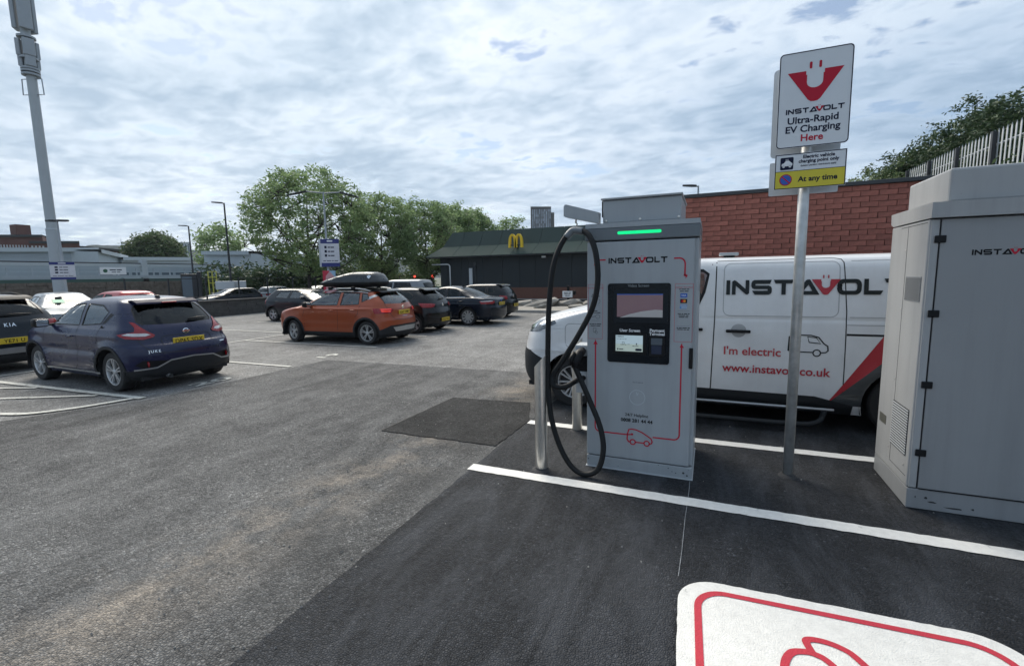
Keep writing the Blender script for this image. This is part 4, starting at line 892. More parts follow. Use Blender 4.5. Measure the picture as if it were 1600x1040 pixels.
ribbon(SJ, [('r',0,.905),('r',.36,.90),('r',.41,.86),('r',.42,.74)], .010, M['dark_gap'], J, 'tailgate_crease')
ribbon(SJ, [('r',0,.53),('r',.36,.505),('r',.55,.405),('r',.80,.385)], .022, M['silver_trim'], J, 'bumper_trim', .010)
ribbon(SJ, [(1.2,.30),(3.0,.30)], .035, M['silver_trim'], J, 'sill_trim', .008)
handles(SJ, J, [(2.18,.90)], M['paint_blue']); mirror(J, 1.42, .84, 1.10, M['black_plastic']); tailwiper(SJ, J, .12, 1.12, .50, 1.14)
for sg in (-1, 1):
    p, n = SJ.at(('r', .66, .47), .012, sg); MB().lathe([(0,-.008),(.04,-.006),(.045,0)], 18, p, 'y').build('fog_lamp', M['tail_red'], J, smooth=True).rotation_euler = (0,0,0)
p, n = SJ.at(('r',.001,.952), .010, 1); mbq = MB()
for k in range(18):
    a0, a1 = 2*math.pi*k/18, 2*math.pi*(k+1)/18; mbq.add([(p.x, .052*math.cos(a0), p.z+.045*math.sin(a0)),(p.x, .052*math.cos(a1), p.z+.045*math.sin(a1)),(p.x+.006, .038*math.cos(a1), p.z+.032*math.sin(a1)),(p.x+.006, .038*math.cos(a0), p.z+.032*math.sin(a0))], [(0,1,2,3)])
mbq.box(p.x+.001, p.x+.010, -.062, .062, p.z-.009, p.z+.009); mbq.build('badge', M['chrome'], J)
drape(SJ, (lambda v: ([(a-.565, .655+b) for a, b in v[0]], v[1]))(text2d('JUKE', .058, 'CENTER', .012, 1.35)), 'r', M['chrome'], J, 'badge_lettering', .006)
drape(SJ, ([(.55,.705),(.66,.705),(.66,.722),(.55,.722)], [(0,1,2,3)]), 'r', M['chrome'], J, 'badge_strip', .006)
MB().prism([(3.30,1.495),(3.50,1.455),(3.585,1.432),(3.56,1.46),(3.42,1.505)], (-.50,.50)).build('roof_spoiler', mat('spoiler_blue', (.005,.007,.032), .6, spec=.12), J)
MB().bbox(3.545, 3.592, -.12, .12, 1.440, 1.462, .006).build('brake_light', M['tail_red'], J)
MB().prism([(3.18,1.525),(3.30,1.52),(3.27,1.565),(3.24,1.575)], (-.02,.02)).build('aerial', M['black_plastic'], J)
MB().tube([(3.98,-.36,.24),(4.08,-.36,.235)], .032, 14, False).build('exhaust', M['silver_trim'], J)
p, n = SJ.at((3.10,1.06), .004, -1); MB().lathe([(0,-.004),(.032,-.004),(.034,0)], 18, p, 'y').build('door_handle', M['black_plastic'], J)
place(juke, -7.88-4.135*.955, 5.12, R(-2.0), .955)

# ------------------------------------------------------------------ orange crossover with roof box
wa = (.86, 3.43); ra = .325; L_ = 4.14
RA = hatch_rows(4.14, 1.78, 1.53, hood=.97, cowl=1.07, ws=.98, tail=.34, roofw=.60)
Sx = Shape(RA); ta = float(Sx.t_of(1.435))
ex = [('roof_panel', [('t',0,ta),('t',.8,ta),('t',1.0,ta-.25),('t',2.0,ta-.25),('t',2.3,ta),('t',3,ta),('t',3,len(RA)-1),('t',0,len(RA)-1)], M['paint_black'], .001)]
ex += [('arch_cladding#%g' % x, arch(x, ra, ra+.11, .20), M['cladding'], .006) for x in wa]
ex += [('bumper_cladding', [('r',0,.20),('r',.6,.20),(3.6,.20),(3.6,.36),('r',.80,.44),('r',.62,.52),('r',0,.53)], M['cladding'], .006), ('skid_plate', [('r',0,.35),('r',.46,.35),('r',.55,.47),('r',0,.485)], M['silver_trim'], .012),
       ('pillar_trim', [(3.36,1.22),(3.42,1.30),(3.60,1.375),(3.66,1.33),(3.48,1.235)], M['silver_trim'], .002)]
li = [('tail_light', [(3.66,.99),(3.72,.85),('r',.55,.855),('r',.48,.89),('r',.42,.955),('r',.55,.985)], M['tail_red'], .010), ('tail_element', [(3.86,.93),(3.88,.90),('r',.55,.89),('r',.53,.905)], M['tail_lit'], .014), ('tail_element#b', [(3.84,.975),(3.86,.955),('r',.52,.945),('r',.50,.96)], M['tail_lit'], .014)]
arona, SA = hatch('orange_crossover', 'orange crossover with black roof carrying a black roof box', 4.14, 1.78, 1.53, M['paint_orange'], wa, ra, .225,
    [[(1.40,1.075),(1.86,1.37),(2.10,1.405),(2.42,1.415),(2.44,1.08)], [(2.55,1.08),(2.53,1.415),(3.08,1.395),(3.16,1.10)], [(3.24,1.16),(3.17,1.39),(3.34,1.375),(3.45,1.25)]],
    [('r',0,1.09),('r',.60,1.11),('r',.55,1.36),('r',.5,1.40),('r',0,1.415)], li, 'SG67 HMY', .86, rows=RA, extra=ex, glass='car_glass_clear', style='twin', spokes=5, sills=.34, flare=.022, group=CG,
    wind=[('f',0,1.09),('f',.60,1.11),('f',.50,1.38),('f',0,1.42)], crease=((.98,.03,.010,.6,3.7),(.55,.05,-.014,1.1,3.0)), steer=R(-16))
A = arona
ribbon(SA, [(2.49,1.07),(2.50,.80),(2.48,.38)], .010, M['dark_gap'], A, 'door_gap'); ribbon(SA, [(1.36,1.05),(1.26,.80),(1.32,.36)], .010, M['dark_gap'], A, 'door_gap'); ribbon(SA, [(3.22,1.10),(3.18,.85),(2.95,.62)], .010, M['dark_gap'], A, 'door_gap')
ribbon(SA, [('r',.62,1.10),('r',.60,.95),('r',.56,.84),('r',.46,.68),('r',0,.66)], .010, M['dark_gap'], A, 'tailgate_gap')
ribbon(SA, [(1.30,1.09),(1.80,1.39),(2.05,1.435),(2.6,1.45),(3.1,1.43),(3.35,1.40)], .020, M['silver_trim'], A, 'window_bar', .006)
handles(SA, A, [(2.28,.93),(3.02,.955)], M['paint_orange']); mirror(A, 1.52, .85, 1.08, M['black_plastic']); tailwiper(SA, A, .15, 1.12, .42, 1.13)
drape(SA, (lambda v: ([(a, .735+b) for a, b in v[0]], v[1]))(text2d('ARONA', .045, 'CENTER', .01, 1.8)), 'r', M['chrome'], A, 'badge_lettering', .006)
p, n = SA.at(('r',.001,.985), .008, 1); MB().prism([(-.045,p.z-.05),(.045,p.z-.02),(.045,p.z+.05),(-.045,p.z+.02)], (p.x-.004,p.x+.006), 'x').build('badge', M['chrome'], A)
MB().prism([(3.40,1.475),(3.62,1.44),(3.72,1.415),(3.70,1.45),(3.50,1.495)], (-.53,.53)).build('roof_spoiler', M['paint_black'], A)
for sg in (-1, 1):
    MB().tube([(1.75,sg*.56,1.42),(1.85,sg*.57,1.475),(2.3,sg*.57,1.53),(2.9,sg*.57,1.53),(3.25,sg*.56,1.495),(3.38,sg*.55,1.45)], .019, 10).build('roof_rail', M['silver_trim'], A, smooth=True)
for x in (2.05, 2.85): MB().bbox(x-.035, x+.035, -.60, .60, 1.545, 1.575, .01).build('crossbar', M['black_plastic'], A); MB().bbox(x-.06, x+.06, -.62, -.52, 1.49, 1.58, .015).build('bar_foot', M['black_plastic'], A); MB().bbox(x-.06, x+.06, .52, .62, 1.49, 1.58, .015).build('bar_foot', M['black_plastic'], A)
place(arona, -7.52-4.14*.955, 10.28, R(2.0), .955)
# the roof box rests on the bars
rb = empty('roof_box', (0,0,0), label='glossy black roof box strapped on the orange car', cat='roof box')
RB = [(0,.12,1.98,.36,.25,2.6,.18,3),(.05,.03,2.03,.41,.3,2.6,.2,3),(.10,.0,2.04,.42,.35,2.4,.2,3),(.16,.08,2.03,.415,.5,2.3,.22,3),(.24,.32,2.0,.40,.6,2.2,.25,2.8),(.32,.68,1.95,.36,.5,2.2,.25,2.8),(.37,.95,1.86,.30,.4,2.4,.25,2.6),(.395,1.12,1.72,.18,.3,2.5,.2,2.6),(.40,1.25,1.6,.02,.1,2.5,.1,2.6)]
SR = Shape(RB, barrel=0); mat('box_shell', (.012, .014, .016), .3, coat=.5, var=.1)
car_skin(SR, [('base_shell', [('t',0,0),('t',3,0),('t',3,2),('t',0,2)], M['car_trim'], .003, False)], rb, M['box_shell'], 48, 24, 'lid_shell')
ribbon(SR, [('t',0,2),('t',1,2),('t',2,2),('t',3,2)], .02, M['black_plastic'], rb, 'seam', .006)
ribbon(SR, [(.55,.20),(1.05,.30),(1.9,.26)], .012, M['black_plastic'], rb, 'lid_crease', .003)
MB().box(.1,1.95,-.34,.34,-.012,.004).build('base_plate', M['car_trim'], rb)
p, n = SR.at((1.86,.235), .006, -1); drape(SR, ([(1.80,.27),(1.85,.22),(1.90,.27),(1.87,.20),(1.85,.30),(1.82,.23)], [(0,1,4),(2,4,1),(1,3,2),(0,5,1)]), 's', M['chrome'], rb, 'emblem', .006)
a_ = R(2.0); q = Matrix.Rotation(a_, 3, 'Z') @ Vector((1.42, -.06, 0))*.955+arona.location
place(rb, q.x, q.y, a_, .955); rb.location.z = 1.59*.955

# ------------------------------------------------------------------ black hatchback, dark saloon, farthest hatchback
RC = hatch_rows(4.02, 1.75, 1.48, hood=.92, cowl=1.02, ws=.98, tail=.36, roofw=.57)
corsa, SC = hatch('black_hatchback', 'black hatchback with wide red tail lights, parked behind the orange car', 4.02, 1.75, 1.48, M['paint_black'], (.82,3.33), .31, .205,
    [[(1.40,1.03),(1.85,1.31),(2.35,1.365),(2.40,1.03)], [(2.50,1.03),(2.48,1.365),(3.0,1.34),(3.30,1.18),(3.22,1.07)]], [('r',0,1.05),('r',.58,1.07),('r',.52,1.30),('r',.46,1.345),('r',0,1.36)],
    [('tail_light', [(3.50,.98),(3.66,.84),('r',.62,.83),('r',.50,.85),('r',.42,.93),('r',.55,.955)], M['tail_red'], .012)], 'CN65 PWO', .42, rows=RC, group=CG, rearglass_mat='car_glass_dark', wind=[('f',0,1.04),('f',.56,1.06),('f',.47,1.33),('f',0,1.37)])
ribbon(SC, [('r',.56,.97),('r',.52,.80),('r',.40,.66),('r',.2,.60),('r',0,.59)], .012, M['dark_gap'], corsa, 'tailgate_gap'); ribbon(SC, [('r',0,.50),('r',.5,.51),('r',.75,.56)], .012, M['dark_gap'], corsa, 'bumper_crease')
tailwiper(SC, corsa, -.10, 1.07, .28, 1.08); p, n = SC.at(('r',.001,.90), .008, 1); MB().lathe([(0,-.01),(.05,-.008),(.055,0)], 20, (0,0,0), 'y').build('badge', M['chrome'], corsa).matrix_local = Matrix.Translation(p) @ Matrix.Rotation(R(90), 4, 'Z')
MB().prism([(3.30,1.43),(3.52,1.40),(3.60,1.375),(3.56,1.41),(3.40,1.447)], (-.48,.48)).build('roof_spoiler', M['paint_black'], corsa); mirror(corsa, 1.5, .83, 1.03, M['paint_black'])
place(corsa, -7.75-4.02*.955, 12.72, R(1.5), .955)
RS = [(.19,.22,4.70,.83,.55,2.6,.4,2.8),(.30,.06,4.82,.90,.6,2.5,.5,2.6),(.48,.0,4.85,.92,.7,2.4,.55,2.6),(.62,.0,4.85,.925,.7,2.4,.55,2.6),(.74,.05,4.81,.92,.7,2.4,.52,2.6),(.86,.22,4.79,.905,.66,2.4,.5,2.6),(.94,.75,4.76,.885,.6,2.5,.48,2.6),(.99,1.25,4.70,.86,.55,2.6,.45,2.7),
      (1.015,1.42,4.50,.84,.5,2.6,.4,2.8),(1.04,1.52,4.22,.81,.48,2.6,.4,2.7),(1.10,1.64,4.06,.775,.46,2.6,.45,2.6),(1.20,1.82,3.86,.715,.44,2.6,.5,2.5),(1.30,2.02,3.62,.655,.42,2.6,.5,2.5),(1.38,2.22,3.38,.595,.4,2.7,.48,2.6),(1.43,2.42,3.12,.50,.36,2.7,.4,2.6),(1.455,2.6,2.95,.33,.3,2.7,.3,2.7),(1.466,2.68,2.85,.14,.15,2.7,.15,2.7),(1.468,2.72,2.8,.01,.05,2.7,.05,2.7)]
bmw, SB = hatch('dark_saloon', 'dark navy four-door saloon with silver multi-spoke wheels', 4.85, 1.85, 1.468, M['paint_navy'], (.90,3.79), .325, .24,
    [[(1.95,1.05),(2.22,1.30),(2.52,1.37),(2.75,1.385),(2.80,1.05)], [(2.88,1.05),(2.84,1.385),(3.18,1.36),(3.36,1.28),(3.38,1.06)], [(3.45,1.07),(3.43,1.24),(3.60,1.15),(3.66,1.09)]], [('r',0,1.06),('r',.60,1.075),('r',.50,1.33),('r',.42,1.385),('r',0,1.41)],
    [('tail_light', [(4.28,.90),(4.36,.80),('r',.66,.80),('r',.55,.83),('r',.53,.90),('r',.7,.92)], M['tail_red'], .010), ('tail_lens', [(4.30,.905),(4.36,.885),('r',.66,.888),('r',.6,.905),('r',.7,.918)], M['tail_clear'], .014)], 'OE56 OXG', .79, rows=RS, group=CG, style='fan', spokes=10, wind=[('f',0,1.06),('f',.6,1.08),('f',.48,1.36),('f',0,1.41)], glass='car_glass', crease=((.80,.03,.012,.6,4.4),), flare=.02, rearglass_mat='car_glass')
ribbon(SB, [(2.84,1.04),(2.85,.75),(2.80,.32)], .010, M['dark_gap'], bmw, 'door_gap'); ribbon(SB, [(3.70,1.08),(3.58,.85),(3.42,.68)], .010, M['dark_gap'], bmw, 'door_gap'); ribbon(SB, [('r',.58,1.0),('r',.53,.90),('r',.50,.72),('r',0,.70)], .010, M['dark_gap'], bmw, 'boot_gap'); ribbon(SB, [(1.75,.98),(1.66,.75),(1.45,.36)], .01, M['dark_gap'], bmw, 'door_gap')
ribbon(SB, [(1.85,1.045),(2.9,1.035),(3.66,1.06)], .014, M['chrome'], bmw, 'window_bar', .005)
handles(SB, bmw, [(2.66,.89),(3.52,.90)], M['paint_navy']); p, n = SB.at(('r',.001,.90), .006, 1); o = MB().lathe([(0,-.008),(.036,-.006),(.04,0)], 20, (0,0,0), 'y').build('badge', M['print_blue'], bmw); o.matrix_local = Matrix.Translation(p) @ Matrix.Rotation(R(90), 4, 'Z')
MB().prism([(3.12,1.435),(3.30,1.42),(3.26,1.475),(3.22,1.48)], (-.02,.02)).build('aerial', M['black_plastic'], bmw); mirror(bmw, 1.98, .86, 1.03, M['paint_navy'])
place(bmw, -6.9-4.85*.95, 15.3, R(1.5), .95)
RG = hatch_rows(4.22, 1.77, 1.48, hood=.90, cowl=1.02, ws=1.0, tail=.26, roofw=.59)
golf, SG = hatch('far_hatchback', 'dark hatchback parked farthest along the row by the planted bed', 4.22, 1.77, 1.48, M['paint_black'], (.87,3.45), .315, .21,
    [[(1.42,1.03),(1.90,1.32),(2.40,1.37),(2.44,1.03)], [(2.54,1.03),(2.52,1.37),(3.08,1.35),(3.12,1.05)], [(3.20,1.06),(3.17,1.34),(3.42,1.30),(3.55,1.12)]], [('r',0,1.05),('r',.60,1.06),('r',.53,1.32),('r',0,1.37)],
    [('tail_light', [(3.78,.98),(3.84,.82),('r',.60,.82),('r',.58,.95)], M['tail_red'], .010)], 'YP58 XKD', .55, rows=RG, group=CG, wind=[('f',0,1.05),('f',.58,1.06),('f',.5,1.35),('f',0,1.38)], res=(48,34))
p, n = SG.at(('r',.001,.93), .008, 1); o = MB().lathe([(0,-.01),(.055,-.008),(.06,0)], 20, (0,0,0), 'y').build('badge', M['chrome'], golf); o.matrix_local = Matrix.Translation(p) @ Matrix.Rotation(R(90), 4, 'Z')
MB().prism([(3.5,1.44),(3.74,1.405),(3.80,1.385),(3.76,1.42),(3.6,1.455)], (-.5,.5)).build('roof_spoiler', M['paint_black'], golf)
place(golf, -7.5-4.22*.955, 17.95, R(2), .955)

# ------------------------------------------------------------------ far row
RK = hatch_rows(4.36, 1.83, 1.58, hood=1.0, cowl=1.10, ws=.95, tail=.34, roofw=.62)
kia, SK = hatch('dark_estate', 'dark crossover with silver bumper strip behind the blue car, cut by the left edge', 4.36, 1.83, 1.58, M['paint_graphite'], (.9,3.6), .34, .23,
    [[(1.45,1.11),(1.95,1.42),(2.45,1.46),(2.5,1.11)], [(2.6,1.11),(2.58,1.46),(3.2,1.43),(3.4,1.15)]], [('r',0,1.12),('r',.64,1.14),('r',.55,1.42),('r',0,1.45)], [('tail_light', [(3.86,1.04),(3.9,.92),('r',.66,.92),('r',.62,1.02)], M['tail_red'], .008)], 'YE71 U', .66, rows=RK, group=CG, sills=.36,
    extra=[('bumper_strip', [('r',0,.40),('r',.75,.40),(3.95,.42),(3.95,.50),('r',.75,.50),('r',0,.52)], M['silver_trim'], .008)], rearglass_mat='car_glass_dark', wind=[('f',0,1.12),('f',.6,1.14),('f',.5,1.42),('f',0,1.47)], res=(48,34))
drape(SK, (lambda v: ([(a, .935+b) for a, b in v[0]], v[1]))(text2d('KIA', .10, 'CENTER', .01, 1.3)), 'r', M['chrome'], kia, 'badge_lettering', .006); tailwiper(SK, kia, -.1, 1.14, .4, 1.16)
for sg in (-1,1): MB().tube([(1.9,sg*.58,1.50),(2.2,sg*.59,1.575),(3.0,sg*.59,1.585),(3.5,sg*.57,1.53)], .02, 8).build('roof_rail', M['black_plastic'], kia, smooth=True)
MB().prism([(3.55,1.535),(3.85,1.50),(3.92,1.47),(3.86,1.515),(3.65,1.55)], (-.56,.56)).build('roof_spoiler', M['black_plastic'], kia); MB().prism([(3.25,1.57),(3.38,1.56),(3.36,1.66),(3.34,1.66)], (-.012,.012)).build('aerial', M['black_plastic'], kia)
place(kia, -12.5-4.36*.97, 4.45, R(1), .97)
def simple(name, label, pm, L, W_, H, X, Y, flip, ang, rows=None, sc=.955, glass='car_glass', rear_l=True, grp=CG, wc=None):
    rows = rows or hatch_rows(L, W_, H, hood=.92*H/1.48, cowl=1.03*H/1.48, roofw=.59); c = rows[8][0]; u = H-.12
    sg = [[(1.45,c+.02),(1.92,u-.05),(2.42,u),(2.46,c+.02)], [(2.56,c+.02),(2.54,u),(L-1.08,u-.03),(L-.90,c+.10),(L-.95,c+.04)]]
    root, sh = hatch(name, label, L, W_, H, M[pm], (.87, L-.78), .31, .205, sg, [('r',0,c+.03),('r',.58,c+.05),('r',.52,u-.05),('r',0,u-.01)], [('tail_light', [(L-.44,c-.05),(L-.38,c-.22),('r',.62,c-.22),('r',.56,c-.08)], M['tail_red'], .01), ('headlight', [(.66,c-.15),(.66,c-.24),('f',.70,c-.34),('f',.56,c-.31),('f',.60,c-.22)], M['headlamp'], .008)], ' ', .6, rows=rows, group=grp, wind=[('f',0,c+.04),('f',.60,c+.06),('f',.50,u-.06),('f',0,u)], res=(40, 30), glass=glass)
    MB().bbox(.0,.05,-.26,.26,.42,.53,.01).build('front_plate', M['print_white'], root)
    mirror(root, 1.5, W_/2-.05, c+.03, M[pm]); ribbon(sh, [(2.5,c),(2.5,.36)], .01, M['dark_gap'], root, 'door_gap')
    handles(sh, root, [(2.32,c-.13),(3.1,c-.12)], M[pm])
    place(root, X, Y, ang, sc, flip); return root, sh
sil, SS = simple('silver_hatchback', 'silver car facing the lane with a green slip behind its windscreen', 'paint_grey', 4.3, 1.79, 1.50, -17.9, 8.0, True, R(-15), glass='car_glass_clear')
mat('slip_green', (.35, .62, .42), .6, emit=None); p, n = SS.at(('f',.25,1.25), -.03, 1); drape(SS, ([(.10,1.17),(.38,1.17),(.38,1.27),(.10,1.27)], [(0,1,2,3)]), 'f', M['slip_green'], sil, 'paper_slip', .003)
simple('red_hatchback', 'red car mostly hidden behind the blue car, only its roof showing', 'paint_red', 4.0, 1.72, 1.50, -22.3, 10.2, False, R(2))
simple('grey_hatchback', 'dark grey hatchback in the far row, just left of the orange car', 'paint_graphite', 4.2, 1.78, 1.46, -13.7, 14.95, True, R(2), glass='car_glass_clear', sc=.93)
RV = hatch_rows(4.6, 1.9, 1.72, hood=1.08, cowl=1.18, ws=.9, tail=.25, roofw=.66)
simple('silver_estate', 'silver off-roader in the far row, seen over the black hatchback', 'paint_grey', 4.6, 1.9, 1.68, -17.4, 20.4, False, R(2), rows=RV)
RG2 = 'cars beyond the low wall'
simple('street_car', 'dark teal car beyond the low wall, nearest the advertising panel', 'paint_graphite', 4.2, 1.76, 1.42, -27.6, 18.0, False, R(84), grp=RG2, sc=.9)
simple('street_car', 'silver hatchback beyond the low wall, left of the pair', 'paint_silver', 4.0, 1.72, 1.45, -27.2, 25.4, False, R(-92), grp=RG2, sc=.9)
simple('street_car', 'silver saloon-shaped car beyond the low wall, right of the pair', 'paint_silver', 4.2, 1.74, 1.42, -26.4, 24.2, False, R(-265), grp=RG2, sc=.9)

# ------------------------------------------------------------------ white electric van
van = empty('white_van', label='white electric van with red web address and slanting red stripe behind the charger', cat='van')
Lv = 4.96; wv = .96
RVN = [(.19,.20,4.88,.87,.45,2.6,.2,4),(.30,.06,4.94,.93,.5,2.5,.2,4),(.45,.0,4.96,.952,.55,2.4,.2,4),(.62,.0,4.96,.96,.55,2.4,.2,4),(.78,.03,4.96,.962,.55,2.4,.2,4),(.92,.06,4.96,.962,.55,2.4,.2,4),(1.03,.12,4.96,.96,.52,2.4,.2,4),(1.12,.25,4.96,.955,.5,2.4,.2,4),(1.19,.45,4.955,.95,.48,2.5,.2,4),(1.255,.72,4.95,.943,.45,2.6,.2,4),(1.305,.98,4.945,.938,.42,2.7,.2,4),
       (1.36,1.10,4.94,.932,.40,2.7,.2,4),(1.50,1.28,4.925,.918,.38,2.7,.2,4),(1.65,1.47,4.90,.90,.36,2.7,.2,4),(1.76,1.63,4.87,.878,.34,2.8,.2,4),(1.82,1.76,4.84,.845,.32,2.8,.2,4),(1.86,1.92,4.78,.79,.3,2.8,.2,3.5),(1.885,2.12,4.62,.64,.3,2.8,.2,3),(1.897,2.35,4.35,.35,.3,2.8,.2,3),(1.90,2.55,4.1,.01,.1,2.8,.1,3)]
wx = (.88, 4.36); rv_ = .335
SV = Shape(RVN, [(x, rv_, rv_+.09, .02, .06) for x in wx], barrel=.012, crease=((1.20,.02,-.006,2.3,4.8),))
mat('stripe_grey', (.045,.052,.058), .3, coat=.5, var=.04); mat('stripe_red', (.42,.012,.028), .3, coat=.5, var=.04); mat('van_letter', (.012,.017,.019), .4, spec=.3, var=.04); mat('van_red', (.42,.012,.03), .35, coat=.4, var=.04)
regs = [('stripe_dark', [(3.66,.30),(4.94,1.64),(4.94,.30)], M['stripe_grey'], .001), ('stripe_red', [(3.66,.30),(4.46,1.62),(4.93,1.62)], M['stripe_red'], .0015),
        ('sill_cladding', [(1.2,.19),(3.9,.19),(3.9,.30),(3.55,.38),(1.2,.40)], M['cladding'], .004), ('bumper_cladding', [('f',0,.19),('f',.8,.19),(.62,.19),(.62,.30),(.50,.62),('f',.86,.72),('f',0,.74)], M['cladding'], .006), ('tail_light', [(4.80,1.0),(4.80,1.5),('r',.85,1.5),('r',.85,1.0)], M['tail_red'], .006),
        ('grille', [('f',0,.80),('f',.50,.82),('f',.55,.90),('f',0,.92)], M['black_plastic'], .004), ('headlight', [('f',.60,1.03),('f',.72,.965),(.20,.955),(.42,.99),(.66,1.10),(.62,1.145),(.36,1.115),('f',.70,1.08)], M['headlamp'], .006)]
regs += [('hole', arch(x, rv_, rv_+.06, .19), None, 0) for x in wx]
regs += [('side_window', [(1.45,1.27),(1.72,1.60),(1.86,1.72),(2.40,1.745),(2.46,1.70),(2.42,1.50),(2.33,1.28),(2.28,1.25)], M['car_glass_clear'], -.006), ('windscreen', [('f',0,1.34),('f',.72,1.36),('f',.66,1.72),('f',.6,1.78),('f',0,1.82)], M['car_glass_clear'], -.004, False)]
ob = car_skin(SV, regs, van, M['paint_white'], 80, 50)
G = M['dark_gap']
ribbon(SV, [(.26,1.035),(.36,1.05)], .055, M['chrome'], van, 'headlight_unit', .009); ribbon(SV, [(.44,1.065),(.58,1.105)], .03, M['chrome'], van, 'headlight_unit', .009)
ribbon(SV, [(1.45,1.27),(1.72,1.60),(1.86,1.72),(2.40,1.745),(2.46,1.70),(2.42,1.50),(2.33,1.28),(2.28,1.25)], .03, M['car_trim'], van, 'window_seal', .002, True)
mat('panel_line', (.36,.37,.38), .6, var=.1)
ribbon(SV, [(2.545,1.83),(2.54,1.2),(2.52,.40),(2.50,.30)], .012, G, van, 'door_gap', .0015); ribbon(SV, [(2.50,1.80),(2.50,1.815)], .006, G, van, 'door_gap', .0015)
ribbon(SV, [(2.55,1.846),(3.66,1.852),(3.735,1.835),(3.755,1.80),(3.79,1.3),(3.80,.5),(3.78,.30)], .010, G, van, 'sliding_door_gap', .0015); ribbon(SV, [(1.38,1.30),(1.30,1.0),(1.32,.5),(1.38,.33)], .010, G, van, 'door_gap', .0015)
ribbon(SV, rrect(2.625,3.72,1.235,1.815,.07,5), .008, M['panel_line'], van, 'pressing_shade', .0015, True); ribbon(SV, [(3.82,1.815),(4.80,1.82)], .008, M['panel_line'], van, 'pressing_shade', .0015); ribbon(SV, [(3.82,1.235),(4.85,1.235)], .008, M['panel_line'], van, 'pressing_shade', .0015)  # flat grey ribbons paint the shade along embossed panel edges
ribbon(SV, [(3.80,1.155),(4.85,1.155)], .008, M['panel_line'], van, 'slide_rail', .0015); ribbon(SV, [(3.80,1.055),(4.85,1.055)], .022, G, van, 'slide_rail', .0015)
ribbon(SV, [(.30,1.10),(.62,1.18),(1.0,1.275),(1.35,1.30)], .010, G, van, 'bonnet_gap', .0015); ribbon(SV, rrect(.78,1.16,.80,1.10,.06,4), .008, M['panel_line'], van, 'charge_flap', .0015, True, (-1,))
def vtext(s, x, z, size, mt, name, bold=.01, sx=1.0):
    v, f = text2d(s, size, 'LEFT', bold); drape(SV, ([(x+a*sx, z+b) for a, b in v], f), 's', M[mt], van, name, .008)
OXV = 2.485
for r_, vf in instavolt(.165+OXV, 1.468, .160): drape(SV, vf, 's', M['van_red' if r_ else 'van_letter'], van, 'emblem' if r_ else 'letter', .009)
vtext("I'm electric", .155+OXV, .80, .128, 'van_red', 'lettering', .018); vtext('www.instavolt.co.uk', .155+OXV, .605, .128, 'van_red', 'lettering', .018, .985)
def vline(pts, w, closed=False):
    v, f = stroke(pts, w, closed); drape(SV, ([(a+OXV, b) for a, b in v], f), 's', M['van_letter'], van, 'van_symbol', .004)
vline([(.83,.86),(.80,.87),(.80,1.02),(.84,1.04),(1.0,1.04),(1.07,1.02),(1.12,.955),(1.155,.93),(1.16,.88),(1.14,.862),(1.10,.858)], .012); vline([(.90,.86),(1.02,.858)], .012); vline(circ(.865,.855,.034,18), .012, True); vline(circ(1.06,.853,.034,18), .012, True); vline([(.97,1.025),(.985,.965),(1.09,.955),(1.05,1.015)], .008, True)
v, f = cdt_fill([[(.855,.995),(.89,1.02),(.88,.975),(.915,.975),(.85,.90),(.865,.95),(.83,.95)]]); drape(SV, ([(a+OXV, b) for a, b in v], f), 's', M['van_letter'], van, 'bolt_symbol', .0045)
for x, z in ((2.79,1.065),(2.30,1.075)):
    p, n = SV.at((x, z), .002, -1); MB().lathe([(0,-.001),(.07,-.001),(.08,.004)], 20, (p.x,p.y,p.z), 'y').build('handle_recess', M['panel_line'], van, smooth=True); MB().bbox(x-.13,x+.12,p.y-.035,p.y-.012,z-.018,z+.016,.01).build('door_handle', M['black_plastic'], van, smooth=True)
p, n = SV.at((3.72,1.545), .004, -1); mb = MB()
for dz in (-.014, .014): mb.tube([(p.x+.018*math.cos(a*.7), p.y-.004, p.z+dz+.018*math.sin(a*.7)) for a in range(10)], .006, 6, False)
mb.build('hasp_lock', M['black_plastic'], van)
MB().bbox(1.55,3.55,-wv-.06,-wv+.25,.235,.262,.01).build('step_board', M['cladding'], van); MB().tube([(1.55,-wv-.055,.262),(3.72,-wv-.055,.262)], .014, 8).build('step_edge', M['silver_trim'], van)
MB().tube(catmull([(1.3,-wv+.04,.22),(1.42,-wv-.10,.12),(1.7,-wv-.14,.10),(3.2,-wv-.14,.10),(3.55,-wv-.10,.12),(3.66,-wv+.04,.22)], 5), .028, 10).build('side_bar', M['cladding'], van, smooth=True)
MB().bbox(2.57,2.78,-.55,-.30,1.915,1.95,.008).build('roof_unit', M['silver_trim'], van); MB().box(2.62,2.74,-.48,-.38,1.88,1.916).build('roof_bracket', M['black_plastic'], van)
under(van, SV, .2, 4.8, wv, wx, rv_, .28); cabin(van, 1.0, 2.6, .80, .5, 1.28, 1.3); seats(van, (1.75,), .55, .68); MB().box(2.56,2.60,-.85,.85,.5,1.30).build('bulkhead', M['seat_cloth'], van); mirror(van, 1.55, .92, 1.30, M['black_plastic'])
MB().bbox(-.03,.02,-.26,.26,.55,.66,.008).build('front_plate', M['print_white'], van); p,n = SV.at(('f',.5,.40), .01, -1)
for x in wx:
    for near in (True, False): add_wheel(van, x, (-1 if near else 1)*(wv-.145), rv_, rv_, .215, .215, 'twin' , 7, near)
MB().prism([(.07,.955),(.40,.93),(.40,.90),(.06,.925)], (-wv-.002,-wv+.03)).build('bumper_lip', M['paint_white'], van).hide_render = False
bpy.data.objects.remove(bpy.data.objects['bumper_lip'])
place(van, -2.485, 6.715, 0, 1)
